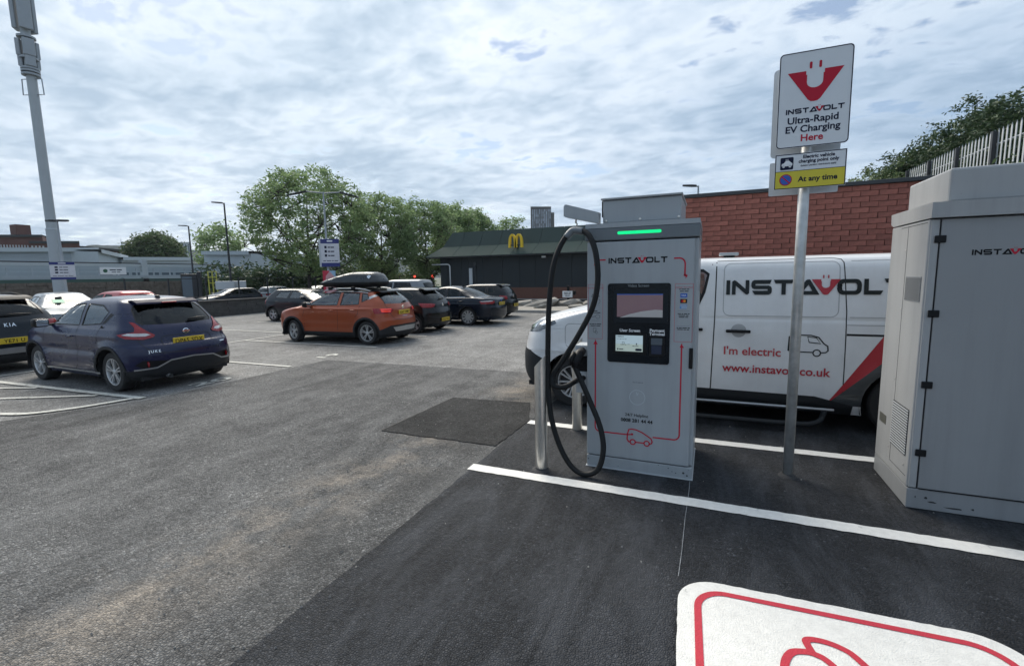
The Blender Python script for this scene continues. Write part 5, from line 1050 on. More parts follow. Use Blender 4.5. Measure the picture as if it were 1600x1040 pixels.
# ------------------------------------------------------------------ surroundings
def at(px, py, d):
    """world point seen at photo coordinate (1600 wide) at plan distance d"""
    v = _f*728.8+_r2*(px-800)-_u2*(py-520); k = d/math.hypot(v.x, v.y); return Vector((0,0,CAM_H))+v*k
mat('brick', (.27, .100, .076), .88, var=.28, vscale=17, bump=.6, bscale=90, rnd=.13); mat('mortar', (.15, .078, .064), .95, var=.25, vscale=30); mat('coping', (.035,.04,.045), .6)
mat('felt', (.12,.12,.125), .9); mat('brick_far', (.16,.075,.055), .9, var=.3, vscale=14)
# brick service building behind the van
bb = empty('brick_building', (4, 8.25, 0), 0, 'red brick building with dark coping behind the white van', 'building')
def Wb(o): return W(o, bb)
WX0, WX1, WY, WT = -.72, 9.4, 8.2, 2.905
wall = Wb(MB().box(WX0, WX1, WY+.012, 11.3, 0, WT).build('wall', M['mortar']))
Wb(MB().bbox(WX0-.04, WX1+.04, WY-.05, 11.35, WT, WT+.055, .008).build('coping', M['coping']))
bw, bh, px_, pz_ = .2046, .0700, .2116, .0768
proto = MB().bbox(-bw/2, bw/2, -.02, .02, -bh/2, bh/2, .004).build('brick', M['brick'])
bm_me = MB().box(-bw/2, bw/2, -.02, .02, -bh/2, bh/2)
bme = bm_me.build('brick', M['brick']).data; 
for o in list(bpy.data.objects):
    if o.name.startswith('brick') and o.type == 'MESH' and o.parent is None: bpy.data.objects.remove(o)
rest = MB(); nb = 0; cnt = 0
rows_n = int(WT/pz_); rb_ = random.Random(8)
for r_ in range(rows_n):
    z = WT-.004-bh/2-r_*pz_; x = WX0+bw/2+(px_/2 if r_ % 2 else 0)
    while x < WX1-bw/2:
        dy = rb_.uniform(-.006, .004); dz = rb_.uniform(-.0018, .0018); dx = rb_.uniform(-.003, .003)
        if r_ < 13 and x < 4.05 and cnt < 298:
            o = bpy.data.objects.new('brick', bme); COL.objects.link(o); o.parent = bb; o.location = Vector((x+dx, WY+.012+dy, z+dz))-bb.location; o.rotation_euler = (0, rb_.uniform(-.006,.006), rb_.uniform(-.008,.008)); cnt += 1
        else: rest.box(x-bw/2, x+bw/2, WY-.008+dy, WY+.02, z-bh/2, z+bh/2)
        x += px_
tag(Wb(rest.build('brickwork', M['brick'])), kind='stuff')
sidem = MB()
for r_ in range(rows_n):
    y = WY+.13+(.1 if r_ % 2 else 0)
    while y < 11.2: sidem.box(WX0-.010, WX0+.02, y-bw/2, y+bw/2, WT-.004-r_*pz_-bh, WT-.004-r_*pz_); y += px_
tag(Wb(sidem.build('flank_brickwork', M['brick'])), kind='stuff')
# ------------------------------------------------------------------ restaurant with yellow arches
mat('clad_dark', (.028,.034,.038), .6, spec=.25, var=.08, vscale=1.2, bump=.08, bscale=150, rnd=.08); mat('roof_green', (.048,.068,.064), .8, spec=.15, var=.08, vscale=1.0, rnd=.06); mat('roof_green_lt', (.052,.075,.067), .8, spec=.15, var=.08, vscale=1.0, rnd=.06)
mat('arch_yellow', (.75,.50,.02), .4, var=.05); mat('kerb', (.36,.35,.33), .9, var=.2, vscale=5); mat('bin_green', (.02,.10,.055), .5)
rs = empty('restaurant', (-10, 34, 0), 0, 'single-storey dark grey restaurant with green roof and yellow arch sign', 'restaurant')
def Wr(o): return W(o, rs)
RX0, RX1, RY = -19.05, 1.0, 31.0
Wr(MB().box(RX0+.05, RX1, RY+.06, RY+11, .05, 3.3).build('wall_core', M['dark_gap']))
seam = [RX0, -18.45, -17.2, -16.62, -15.43, -13.84, -12.55, -11.3, -10.03, -8.72, -7.42, -6.1, -4.8, -3.5, -2.2, -.9, RX1]
for a, b in zip(seam, seam[1:]): Wr(MB().box(a+.012, b-.012, RY, RY+.05, .90, 3.28).build('cladding_panel', M['clad_dark']))
for k in range(5): Wr(MB().box(RX0, RX0+.05, RY+.06+k*2.2, RY+2.24+k*2.2, .9, 3.28).build('cladding_panel', M['clad_dark']))
def brickband(name, x0, x1, y, z0, z1, par):
    mb = MB(); r_ = 0; z = z0
    while z+.065 < z1:
        x = x0+(.11 if r_ % 2 else 0)
        while x < x1-.2: mb.box(x, x+.212, y, y+.03, z, z+.064); x += .225
        z += .0755; r_ += 1
    o = mb.build(name, M['brick_far']); return tag(W(o, par), kind='stuff')
Wr(MB().box(RX0+.02, RX1, RY+.012, RY+.3, 0, .895).build('plinth_core', M['mortar'])); brickband('plinth_brickwork', RX0+.02, RX1, RY-.01, .04, .9, rs)
# two-tier roof, panel by panel
e0, m0, t0_ = -20.0, -18.9, -18.3; pitch = 1.56
def panel(P, mt, name):
    n = (P[1]-P[0]).cross(P[3]-P[0]).normalized()*.03; Wr(MB().add([*P, *[q-n for q in P]], [(0,1,2,3),(7,6,5,4),(0,4,5,1),(1,5,6,2),(2,6,7,3),(3,7,4,0)]).build(name, mt))
k = 0; g_ = .012
while True:
    xa, xb = m0+k*pitch, min(m0+(k+1)*pitch, RX1+.6)
    if xa > RX1: break
    lo = (-.55 if k else 0)
    panel([Vector((xa-.30*(1 if k else 3.4)+g_,RY-.65,3.22)), Vector((xb-.30-g_,RY-.65,3.22)), Vector((xb-g_,RY+.25,3.98)), Vector((xa+g_,RY+.25,3.98))], M['roof_green_lt'], 'roof_panel')
    panel([Vector((xa+g_,RY+.25,3.985)), Vector((xb-g_,RY+.25,3.985)), Vector((xb+.12-g_,RY+.75,5.06)), Vector((xa+(.12 if k else .6)+g_,RY+.75,5.06))], M['roof_green'], 'roof_panel')
    k += 1
Wr(MB().box(t0_+.05, RX1+.5, RY+.8, RY+10.6, 4.2, 5.0).build('roof_deck', M['felt'])); Wr(MB().box(e0+.1, RX1+.5, RY-.62, RY+10.9, 3.14, 3.20).build('soffit', M['coping']))
panel([Vector((e0,RY+10.9,3.22)), Vector((e0,RY-.65,3.22)), Vector((m0,RY+.25,3.98)), Vector((m0,RY+10.3,3.98))], M['roof_green_lt'], 'roof_panel'); panel([Vector((m0,RY+10.3,3.985)), Vector((m0,RY+.25,3.985)), Vector((t0_,RY+.75,5.06)), Vector((t0_,RY+9.8,5.06))], M['roof_green'], 'roof_panel')
def arches(x0, z0, w, h):
    out = []
    def leg(cx, hw, th):
        o, i = [], []
        for q in range(15):
            a = math.pi*q/14; o.append((cx-hw*math.cos(a), z0+h*math.sin(a)**.62)); 
        for q in range(15):
            a = math.pi*q/14; i.append((cx+(hw-th)*math.cos(a), z0+(h-th*.8)*math.sin(a)**.66))
        return o+i
    return [leg(x0+w*.275, w*.275, w*.15), leg(x0+w*.725, w*.275, w*.15)]
for p in arches(-13.17, 3.68, 1.08, .95): Wr(MB().prism(p[::-1], (RY-.45, RY-.28)).build('yellow_arch', M['arch_yellow']))
Wr(MB().box(-13.0, -12.25, RY-.40, RY-.30, 3.80, 3.90).build('arch_bracket', M['coping'])); Wr(MB().box(-12.72,-12.62,RY-.35,RY+.3,3.70,3.95).build('arch_bracket', M['coping']))
Wr(MB().box(-16.56, -16.29, RY-.05, RY-.002, .5, 2.34).build('pale_door_frame', M['sign_back'])); Wr(MB().tube([(-16.0,RY-.07,.2),(-16.0,RY-.07,2.55)], .05, 10).build('downpipe', M['coping'], smooth=True)); Wr(MB().bbox(-16.12,-15.88,RY-.16,RY-.002,2.5,2.75,.02).build('hopper', M['coping']))
Wr(MB().bbox(-10.80,-10.52,RY-.22,RY-.05,2.93,3.06,.02).build('wall_light', M['sign_white'])); Wr(MB().tube([(-19.6,RY-.3,2.66),(-18.2,RY-.3,2.66),(-18.08,RY-.3,2.6),(-18.03,RY-.3,2.5),(-18.03,RY-.3,.3)], .045, 8).build('white_pipe', M['sign_white'], smooth=True))
bn = empty('wheeled_bin', (-18.6, RY-.8, 0), 0, 'green wheeled bin beside the restaurant wall', 'bin'); MB().bbox(-.5,.5,-.3,.3,.1,.93,.04).build('body', M['bin_green'], bn); MB().bbox(-.54,.54,-.34,.34,.94,1.02,.03).build('lid', M['bin_green'], bn)
# ------------------------------------------------------------------ planted bed with stones, kerbs, drive lane
mat('gravel', (.27,.25,.22), .95, var=.35, vscale=14, bump=.9, bscale=25); mat('stone', (.25,.235,.21), .95, var=.3, vscale=3, bump=.7, bscale=12)
bed = sheet('planting_bed', [(-9.8,20.5),(1,20.2),(1,26.2),(-9.9,26.2)], .11, M['gravel'])
def kerbline(x0, y0, x1, y1, n, parent=None):
    a = Vector((x0,y0,0)); b = Vector((x1,y1,0)); L = (b-a).length/n
    for i in range(n):
        o = MB().bbox(.004, L-.004, 0, .13, 0, .125, .012).build('kerb_stone', M['kerb'], bed); o.location = a.lerp(b, i/n); o.rotation_euler = (0,0,math.atan2((b-a).y,(b-a).x))
kerbline(-9.9, 20.37, 1.1, 20.05, 12); kerbline(-9.8, 26.35, -9.9, 20.4, 7); kerbline(-9.9, 26.2, 1.1, 26.2, 12)
sheet('footpath', [(-20.5,29.9),(1,29.9),(1,31),(-20.5,31)], .10, M['concrete']); 
rk = random.Random(3)
def rock(x, y, sx, sy, sz, rz):
    bm = bmesh.new(); bmesh.ops.create_icosphere(bm, subdivisions=2, radius=1)
    for v in bm.verts:
        c = v.co; c = Vector([math.copysign(abs(q)**.55, q) for q in c]); v.co = Vector((c.x*sx, c.y*sy, c.z*sz))*rk.uniform(.86, 1.1)
    me = bpy.data.meshes.new('stone'); bm.to_mesh(me); bm.free(); me.materials.append(M['stone']); o = bpy.data.objects.new('stone', me); COL.objects.link(o); o.parent = bed; o.location = (x, y, .12+sz*.35); o.rotation_euler = (rk.uniform(-.2,.2), rk.uniform(-.25,.05), rz)
for x, y, a, b, c, rz in ((-9.3,23.6,.45,.4,.20,.3),(-8.3,23.4,.95,.6,.20,.35),(-9.0,25.0,.6,.4,.18,.1),(-6.9,23.9,.8,.5,.2,-.3),(-5.6,24.3,.7,.5,.22,.4),(-4.2,23.8,.9,.5,.2,.2),(-7.8,22.0,.35,.3,.1,.5),(-6.0,22.2,.45,.3,.12,1.2),(-2.6,24.2,.7,.5,.2,.3),(-9.4,22.0,.3,.25,.1,0)): rock(x, y, a, b, c, rz)
bs = empty('bed_sign', (-6.97, 24.14, .11), 0, 'small white notice on a black post among the stones', 'sign'); MB().bbox(-.06,.06,-.06,.06,0,1.05,.015).build('post', M['black_plastic'], bs); MB().bbox(-.30,.25,-.085,-.065,.42,.76,.01).build('plate', M['sign_white'], bs); MB().bbox(.12,.40,-.06,.10,.55,.78,.02).build('lamp_box', M['black_plastic'], bs)
F = Flat(-.0862)
for z, w_ in ((.66,.40),(.58,.34),(.50,.24)): F.bars(-.025, z, w_, .035, words=(5,3))
tag(F.mb.build('notice_text', M['print_black'], bs), kind='stuff')
# ------------------------------------------------------------------ trees
def leafmat(name, col, col2, trans=.35):
    m = bpy.data.materials.new(name); m.use_nodes = True; t, b = nodes_of(m); L = t.links.new
    c = tN(t, 'ShaderNodeTexCoord'); n = tN(t, 'ShaderNodeTexNoise', Scale=1.3, Detail=5.0, Roughness=.7); L(c.outputs['Object'], n.inputs['Vector'])
    gi = tN(t, 'ShaderNodeNewGeometry'); ad = tN(t, 'ShaderNodeMath', operation='ADD'); L(n.outputs[0], ad.inputs[0]); sc = tN(t, 'ShaderNodeMath', operation='MULTIPLY'); L(gi.outputs['Random Per Island'], sc.inputs[0]); sc.inputs[1].default_value = .5; L(sc.outputs[0], ad.inputs[1])
    r = tN(t, 'ShaderNodeValToRGB'); e = r.color_ramp.elements; e[0].position = .42; e[0].color = (*col, 1); e[1].position = 1.0; e[1].color = (*col2, 1); L(ad.outputs[0], r.inputs[0]); L(r.outputs[0], b.inputs['Base Color']); b.inputs['Roughness'].default_value = .55; b.inputs['Specular IOR Level'].default_value = .3
    tr = tN(t, 'ShaderNodeBsdfTranslucent'); L(r.outputs[0], tr.inputs[0]); mx_ = tN(t, 'ShaderNodeMixShader'); mx_.inputs[0].default_value = trans; L(b.outputs[0], mx_.inputs[1]); L(tr.outputs[0], mx_.inputs[2]); L(mx_.outputs[0], t.nodes['Material Output'].inputs[0]); M[name] = m; return m
leafmat('leaf_spring', (.095,.16,.065), (.30,.40,.19), .48); leafmat('leaf_dark', (.022,.045,.025), (.075,.115,.055), .25); leafmat('leaf_mid', (.04,.075,.032), (.13,.18,.075), .3); leafmat('leaf_pale', (.08,.12,.05), (.25,.30,.16))
mat('bark', (.055,.048,.042), .95, var=.3, vscale=8, bump=.6, bscale=30)
def leaves(rng, centers, per, spread, size, flat=.7):
    n = len(centers)*per; C = np.repeat(np.array(centers), per, 0)+rng.normal(0, 1, (n, 3))*spread*np.array([1, 1, flat])
    a = rng.normal(0, 1, (n, 3)); a[:, 2] *= .6; a /= np.linalg.norm(a, axis=1, keepdims=True); b = rng.normal(0, 1, (n, 3)); b -= (a*b).sum(1, keepdims=True)*a; b /= np.linalg.norm(b, axis=1, keepdims=True)
    s = size*rng.uniform(.6, 1.35, (n, 1)); V = np.stack([C-a*s, C+b*s*.42, C+a*s, C-b*s*.42], 1).reshape(-1, 3)
    return V, np.arange(n*4).reshape(-1, 4)
def quads(name, V, F, mt, parent):
    me = bpy.data.meshes.new(name); me.vertices.add(len(V)); me.vertices.foreach_set('co', V.astype(np.float32).ravel()); me.loops.add(F.size); me.loops.foreach_set('vertex_index', F.astype(np.int32).ravel())
    me.polygons.add(len(F)); me.polygons.foreach_set('loop_start', np.arange(0, F.size, F.shape[1], dtype=np.int32)); me.update(calc_edges=True); me.materials.append(mt)
    o = bpy.data.objects.new(name, me); COL.objects.link(o); o.parent = parent; return o
def tree(name, label, loc, h, w, seed, leaf='leaf_spring', trunk_h=.22, n_end=210, per=34, size=.13, spread=.26, group='street trees behind the car park', shape=1.0, thick=.015, cat='tree', dense=0):
    rng = np.random.default_rng(seed); root = empty(name, loc, 0, label, cat, group); mb = MB(); th = h*trunk_h
    lean = rng.normal(0, .03, 2)*h; top = np.array([lean[0], lean[1], h*.88]); r0 = h*thick
    def axis(t): return np.array([lean[0]*t, lean[1]*t, h*.88*t])
    mb.tube([axis(t) for t in np.linspace(0, 1, 10)], [r0*(1.25 if t == 0 else 1)*(1-.9*t) for t in np.linspace(0, 1, 10)], 9)
    ends = []; limbs = []
    for k in range(11):
        az = k*2.4+rng.uniform(-.4, .4); t0 = rng.uniform(trunk_h*.95, .62); el = rng.uniform(.35, 1.0); ln = w*.5*rng.uniform(.65, 1.0)*(1.1-.45*t0)
        a = axis(t0); e = a+np.array([math.cos(az)*ln, math.sin(az)*ln, ln*math.tan(el)*.8]); e[2] = min(e[2], h*.95)
        m = (a+e)/2+np.array([math.cos(az), math.sin(az), 0])*ln*.12; limbs.append((a, m, e)); mb.tube([tuple(v) for v in catmull([a, m, e], 5)], [r0*.5*(1-.75*t) for t in np.linspace(0, 1, 11)], 6)
    cz = (th+h)/2; rz = (h-th)/2; cnt = 0
    lob = rng.normal(0, 1, (9, 3)); lob /= np.linalg.norm(lob, axis=1, keepdims=True); la = rng.uniform(-.10, .16, 9)
    while cnt < n_end:
        d = rng.normal(0, 1, 3); d /= np.linalg.norm(d); bump_ = 1+sum(a_*max(0, (d@l)-.6)/.4 for a_, l in zip(la, lob)); rad = rng.uniform(.25, 1)**(.42)*bump_
        p = np.array([d[0]*w*.5*rad, d[1]*w*.5*rad, cz+d[2]*rz*rad]); 
        f = (p[2]-th)/(h-th)
        if f < .0: continue
        if shape and f < .3: p[:2] *= .72+.9*f
        p[:2] += lean*p[2]/h; ends.append(p); cnt += 1
        # twig from the nearest limb point
        best = min(((np.linalg.norm(p-q), i, q) for i, l in enumerate(limbs) for q in (l[1], l[2], (l[1]+l[2])/2)), key=lambda q: q[0])
        if best[0] < w*.6: q = best[2]; m = (q+p)/2+np.array([0, 0, -.06*best[0]]); mb.tube([tuple(q), tuple(m), tuple(p)], [r0*.15, r0*.10, r0*.04], 4, False)
    mb.build('trunk', M['bark'], root, smooth=True)
    V, F = leaves(rng, ends, per, spread, size); quads('crown', V, F, M[leaf], root); return root
def P2(px, d): p = at(px, 440, d); return (p.x, p.y, -.05)
TG = 'street trees behind the car park'
tree('street_tree', 'tallest spring-green tree, behind the twin-headed lamp post', P2(482, 36), 9.5, 8.4, 11, n_end=560, per=36, size=.12, spread=.20, trunk_h=.2)
tree('street_tree', 'rounded spring-green tree standing second, above the roof box', P2(597, 40), 8.5, 5.8, 12, n_end=420, per=38, size=.12, spread=.21, trunk_h=.18)
tree('street_tree', 'spring-green tree overhanging the left end of the restaurant roof', P2(668, 44), 8.7, 5.9, 13, n_end=420, per=38, size=.125, spread=.22, trunk_h=.18)
tree('street_tree', 'green tree right behind the left part of the restaurant roof', P2(712, 50), 9.3, 5.4, 14, n_end=370, per=44, size=.14, spread=.26)
tree('street_tree', 'green tree behind the restaurant, left of the yellow arches', P2(752, 54), 9.3, 5.2, 15, n_end=340, per=44, size=.14, spread=.26)
tree('street_tree', 'small pale tree top peeping over the roof above the yellow arches', P2(802, 56), 8.7, 3.8, 16, n_end=180, per=36, size=.14, spread=.25)
tree('far_tree', 'small distant tree left of the tallest street tree', P2(346, 80), 9.5, 6.5, 21, n_end=120, per=36, size=.26, spread=.5, leaf='leaf_spring', group='distant trees')
tree('round_tree', 'large dense rounded dark tree beyond the railway buildings', P2(248, 120), 11.6, 9.4, 17, n_end=520, per=60, size=.34, spread=.62, leaf='leaf_mid', trunk_h=.1, group='distant trees', shape=0)
def bush(name, label, loc, w, d, h, seed, leaf, n=90, per=40, size=.12, spread=.25, group=None, rz=0):
    rng = np.random.default_rng(seed); root = empty(name, loc, rz, label, 'shrub', group); ends = []
    for i in range(n):
        q = rng.normal(0, 1, 3); q /= np.linalg.norm(q); q[2] = abs(q[2]); k = rng.uniform(.35, 1)**.5*(1+.25*math.sin(q[0]*7+seed)*math.cos(q[1]*6)); ends.append(np.array([q[0]*w/2*k, q[1]*d/2*k, q[2]*h*k]))
    mb = MB()
    for e in ends[::5]: mb.tube([(e[0]*.2, e[1]*.2, 0), tuple(e*.6+np.array([0,0,.1])), tuple(e)], [.03, .018, .006], 4, False)
    mb.build('stem', M['bark'], root); V, F = leaves(rng, ends, per, spread, size); quads('foliage', V, F, M[leaf], root); return root
HG = 'dark bushes under the street trees'
for k, (px, d, w, h, lf) in enumerate(((350,48,7,3.0,'leaf_dark'),(400,44,6,2.6,'leaf_dark'),(440,42,6,2.8,'leaf_dark'),(500,43,6,2.7,'leaf_dark'),(545,46,5,2.9,'leaf_mid'),(585,47,6,3.2,'leaf_mid'),(640,50,6,2.6,'leaf_mid'))):
    bush('hedge_bush', ['dark bush at the foot of the thin black lamp post', 'dark bush left of the tallest tree trunk', 'dark bush just beside the tallest tree trunk', 'dark bush behind the red and blue banner', 'mid-green bush right of the parking notice', 'mid-green bush over the roof box', 'mid-green bush at the restaurant corner'][k], (*P2(px, d)[:2], 0), w, 2.5, h, 40+k, lf, 110, 40, .16, .35, HG, R(45))
# ------------------------------------------------------------------ lamp posts, mast, notices
mat('post_black', (.02,.022,.026), .5); mat('post_grey', (.32,.35,.38), .5, var=.06); mat('mast_grey', (.40,.43,.45), .5, var=.05, vscale=2); mat('antenna', (.33,.36,.39), .5, var=.05); mat('notice_blue', (.02,.03,.16), .5); mat('notice_pale', (.58,.58,.62), .5)
def lamp(name, label, p, z, m, r=.07, heads=((1,0),), ang=0, group=None, hl=.75, arm=.4):
    root = empty(name, (p.x, p.y, 0), ang, label, 'lamp post', group); MB().tube([(0,0,0),(0,0,1.2),(0,0,1.25),(0,0,z)], [r*1.3,r*1.3,r,r*.6], 12).build('column', M[m], root, angle=40)
    for sx, tilt in heads:
        MB().tube([(0,0,z-.06),(sx*arm,0,z)], r*.5, 8).build('arm', M[m], root, smooth=True); o = MB().prism([(0,-.12),(hl*.35,-.17),(hl,-.05),(hl,.05),(hl*.35,.17),(0,.12)] if sx > 0 else [(0,.12),(-hl*.35,.17),(-hl,.05),(-hl,-.05),(-hl*.35,-.17),(0,-.12)], (-.03,.04), 'z').build('lamp_head', M['post_black'], root); o.location = (sx*arm, 0, z+.0); o.rotation_euler = (0, tilt, 0)
    return root
LG = 'lamp posts around the car park'
lamp('lamp_post', 'tall thin black lamp post left of the tallest tree', at(361, 440, 40), at(348, 317, 40).z, 'post_black', .085, ((-1, .05),), R(36), LG, .7, .1)
lamp('lamp_post', 'shorter thin black lamp post rising above the advertising panel', at(303, 440, 50), at(295, 353, 50).z, 'post_black', .085, ((-1, .05),), R(33), LG, .7, .1)
l1 = lamp('lamp_post', 'grey lamp post with flat heads right beside the tall mast', at(99, 420, 30), at(90, 345, 30).z, 'post_grey', .06, ((-1, 0), (1, 0)), R(24), LG, .45, .05)
l2 = lamp('lamp_post', 'grey twin-headed lamp post carrying a blue and white parking notice', at(514, 440, 28), at(507, 300, 28).z, 'post_grey', .07, ((-1, -.25), (1, .25)), R(40), LG, 1.0, .85)
def notice_board(pc_, w, h, ang, label, back=True):
    root = empty('parking_notice', pc_, ang, label, 'notice', 'blue and white parking notices'); MB().box(-w/2,w/2,0,.012,-h/2,h/2).build('panel', M['notice_pale'], root)
    F = Flat(-.003).rect(-w/2,w/2,h/2-.16*h,h/2); F.mb.build('header_band', M['notice_blue'], root); F = Flat(-.003).rect(-w/2,w/2,-h/2,-h/2+.14*h); F.mb.build('footer_band', M['notice_blue'], root)
    F = Flat(-.0035)
    for k in range(3): F.rect(-w*.30,-w*.18,h*.16-k*.15*h,h*.25-k*.15*h).bars(-w*.12, h*.18-k*.15*h, w*.34, h*.04, 'LEFT', (4,6))
    F.bars(0, -h*.30, w*.8, h*.025); tag(F.mb.build('notice_text', M['print_navy'], root), kind='stuff'); F = Flat(-.004).bars(0, h*.40, w*.3, h*.05, words=(7,)); F.mb.build('notice_title', M['print_white'], root)
    if back: MB().box(-w*.62,w*.30,.14,.16,-h*.5,h*.5).build('rear_panel', M['sign_back'], root)
    return root
p = at(516, 395, 27.8); notice_board(p, .95, 1.5, R(38), 'blue and white parking notice on the twin-headed lamp post'); p = at(98, 423, 29.7); notice_board(p, .88, .80, R(50), 'blue and white parking notice in front of the tall mast', False)
p = at(515, 440, 27.6); bn_ = empty('banner', (p.x, p.y, p.z), R(38), 'narrow red, pink and blue advertising banner on the lamp post', 'banner'); mat('ban_red', (.5,.03,.06), .6); mat('ban_pink', (.55,.30,.32), .6); mat('ban_blue', (.28,.45,.60), .6)
MB().box(-.33,.33,0,.02,-.6,.6).build('cloth', M['ban_pink'], bn_); Flat(-.004).poly([(-.33,-.6),(-.2,-.6),(-.18,.3),(.05,.6),(-.33,.6)]).mb.build('red_print', M['ban_red'], bn_); Flat(-.004).poly([(.0,.6),(.33,.2),(.33,.6)]).mb.build('blue_print', M['ban_blue'], bn_); Flat(-.004).poly(circ(.12,.18,.06)).mb.build('red_spot', M['ban_red'], bn_)
# monopole mast
DM = 38; mb0 = at(92, 440, DM); mast = empty('phone_mast', (mb0.x, mb0.y, 0), R(-67), 'tall grey phone mast with stacked antenna panels, at the left', 'mast')
zc = at(83, 358, DM).z; za = at(53, 120, DM).z
MB().tube([(0,0,0),(0,0,zc),(0,0,zc+.02),(0,0,za+6)], [.30,.275,.24,.21], 20).build('pole', M['mast_grey'], mast, angle=40)
MB().lathe([(.287,zc-.06),(.287,zc+.01),(.245,zc+.02)], 20).build('collar', M['mast_grey'], mast, smooth=True)
zz_ = lambda y: at(45, y, DM).z
for k, (y0, y1, ww, off) in enumerate(((50,-70,.50,.26),(90,64,.44,.24),(106,90,.38,.22))):
    for i in range(3):
        a = R(90+120*i)-R(60); 
        o = MB().bbox(-.10,.10,-ww*.55,ww*.55,zz_(y0),zz_(y1),.04).build('antenna_panel', M['antenna'], mast); o.rotation_euler = (0,0,a+.4); o.location = (math.cos(a+.4)*(off+.10), math.sin(a+.4)*(off+.10), 0)
for y in (60, 92, 108, 112, 117): MB().lathe([(.24,zz_(y)-.05),(.40,zz_(y)-.05),(.40,zz_(y)+.05),(.24,zz_(y)+.05)], 18).build('bracket_ring', M['post_grey'], mast)
for sx in (-1, 1): MB().tube([(0,sx*.2,zz_(123)),(0,sx*.55,zz_(123)),(0,sx*.58,zz_(147)),(0,sx*.2,zz_(147))], .03, 6).build('climbing_frame', M['post_grey'], mast)
# ------------------------------------------------------------------ walls and railway buildings on the left
mat('wall_stone', (.15,.125,.105), .95, var=.4, vscale=4, bump=.8, bscale=12); mat('wall_dark', (.07,.066,.062), .95, var=.3, vscale=3, bump=.6, bscale=14); mat('shed_clad', (.33,.37,.41), .6, var=.06, vscale=.6); mat('shed_clad2', (.44,.48,.51), .6, var=.06); mat('steel_pale', (.36,.40,.44), .6, var=.08); mat('brick_dist', (.13,.065,.055), .9, var=.2, vscale=.6); mat('glass_dist', (.10,.13,.16), .2); mat('render_pale', (.50,.51,.52), .8, var=.08, vscale=.5); mat('platform_green', (.05,.10,.09), .7)
lw_ = empty('low_wall', (-22.2, 14, 0), 0, 'low dark stone wall along the far edge of the car park', 'wall')
mbw = MB(); rw = random.Random(5); z = 0
for c in range(5):
    y = 12.8+rw.uniform(-.3,0)
    while y < 24.3:
        l = rw.uniform(.35,.7); o = MB().bbox(-.16+rw.uniform(-.012,.012),.16+rw.uniform(-.012,.012),.006,l-.006,c*.145+.004,c*.145+.141,.015).build('wall_stone', M['wall_dark'], lw_) if (y > 10 and False) else mbw.box(-22.36+rw.uniform(-.015,.015),-22.04+rw.uniform(-.015,.015),y+.006,y+l-.006,c*.145+.003,c*.145+.141); y += l
tag(W(mbw.build('stonework', M['wall_dark']), lw_), kind='stuff'); W(MB().bbox(-22.42,-21.98,12.5,24.6,.728,.80,.02).build('coping', M['wall_dark']), lw_)
sw = empty('stone_wall', (-41, 20, 0), 0, 'tall brown stone wall below the railway platform', 'wall'); mbw = MB()
for c in range(9):
    y = 4+rw.uniform(-.5,0)
    while y < 33: l = rw.uniform(.5,1.1); mbw.box(-41.2+rw.uniform(-.04,.02),-40.5+rw.uniform(-.04,.04),y+.01,y+l-.01,c*.2+.004,c*.2+.194); y += l
tag(W(mbw.build('stonework', M['wall_stone']), sw), kind='stuff'); W(MB().box(-41.15,-40.58,3.5,33.2,0,1.72).build('wall_core', M['wall_dark']), sw)
pf = empty('railway_platform', (-47, 20, 0), 0, 'grey railway platform with railings and a long flat beam', 'platform')
def Wf(o): return W(o, pf)
PX = -46.5; zz2 = lambda y: at(120, y, 50).z
Wf(MB().box(PX-4, PX+.2, 8, 36, 0, zz2(436)).build('platform_deck', M['platform_green'])); Wf(MB().box(PX-.1, PX+.25, 8, 34.8, zz2(434), zz2(430)).build('deck_edge', M['steel_pale']))
Wf(MB().box(PX-.3, PX+.1, 8, 36.2, zz2(415), zz2(410.5)).build('long_beam', M['shed_clad2'])); Wf(MB().box(PX-.25, PX+.05, 8, 36.2, zz2(410), zz2(408.5)).build('beam_shadow_gap', M['post_black']))
for zq in (418, 424): Wf(MB().box(PX+.02, PX+.08, 8, 34.8, zz2(zq)-.04, zz2(zq)+.04).build('rail', M['steel_pale']))
for k in range(20): Wf(MB().box(PX, PX+.1, 8.6+k*1.38, 8.68+k*1.38, zz2(434), zz2(417)).build('rail_post', M['steel_pale']))
for y in (15.6, 25.6, 33.2): Wf(MB().box(PX-.2, PX+.2, y, y+.45, 0, zz2(403)).build('column', M['shed_clad2']))
Wf(MB().box(PX-3.8,PX-3.6,8,36,zz2(434),zz2(412)).build('rear_wall', M['shed_clad'])); 
for k in range(7): Wf(MB().box(PX-3.58,PX-3.55,24.2+k*1.3,25.2+k*1.3,zz2(430),zz2(424)).build('window', M['glass_dist']))
sg_ = empty('platform_sign', at(177, 423, 46), R(67), 'white oblong sign with a dark roundel on the platform railing', 'sign'); MB().box(-.75,.75,0,.04,-.28,.28).build('panel', M['print_white'], sg_); Flat(-.003).poly(circ(-.45,0,.13)).mb.build('roundel', M['bin_green'], sg_); tag(Flat(-.003).bars(.15, .03, .7, .07, words=(6,5)).bars(.15, -.12, .5, .05, words=(4,3)).mb.build('lettering', M['print_navy'], sg_), kind='stuff')
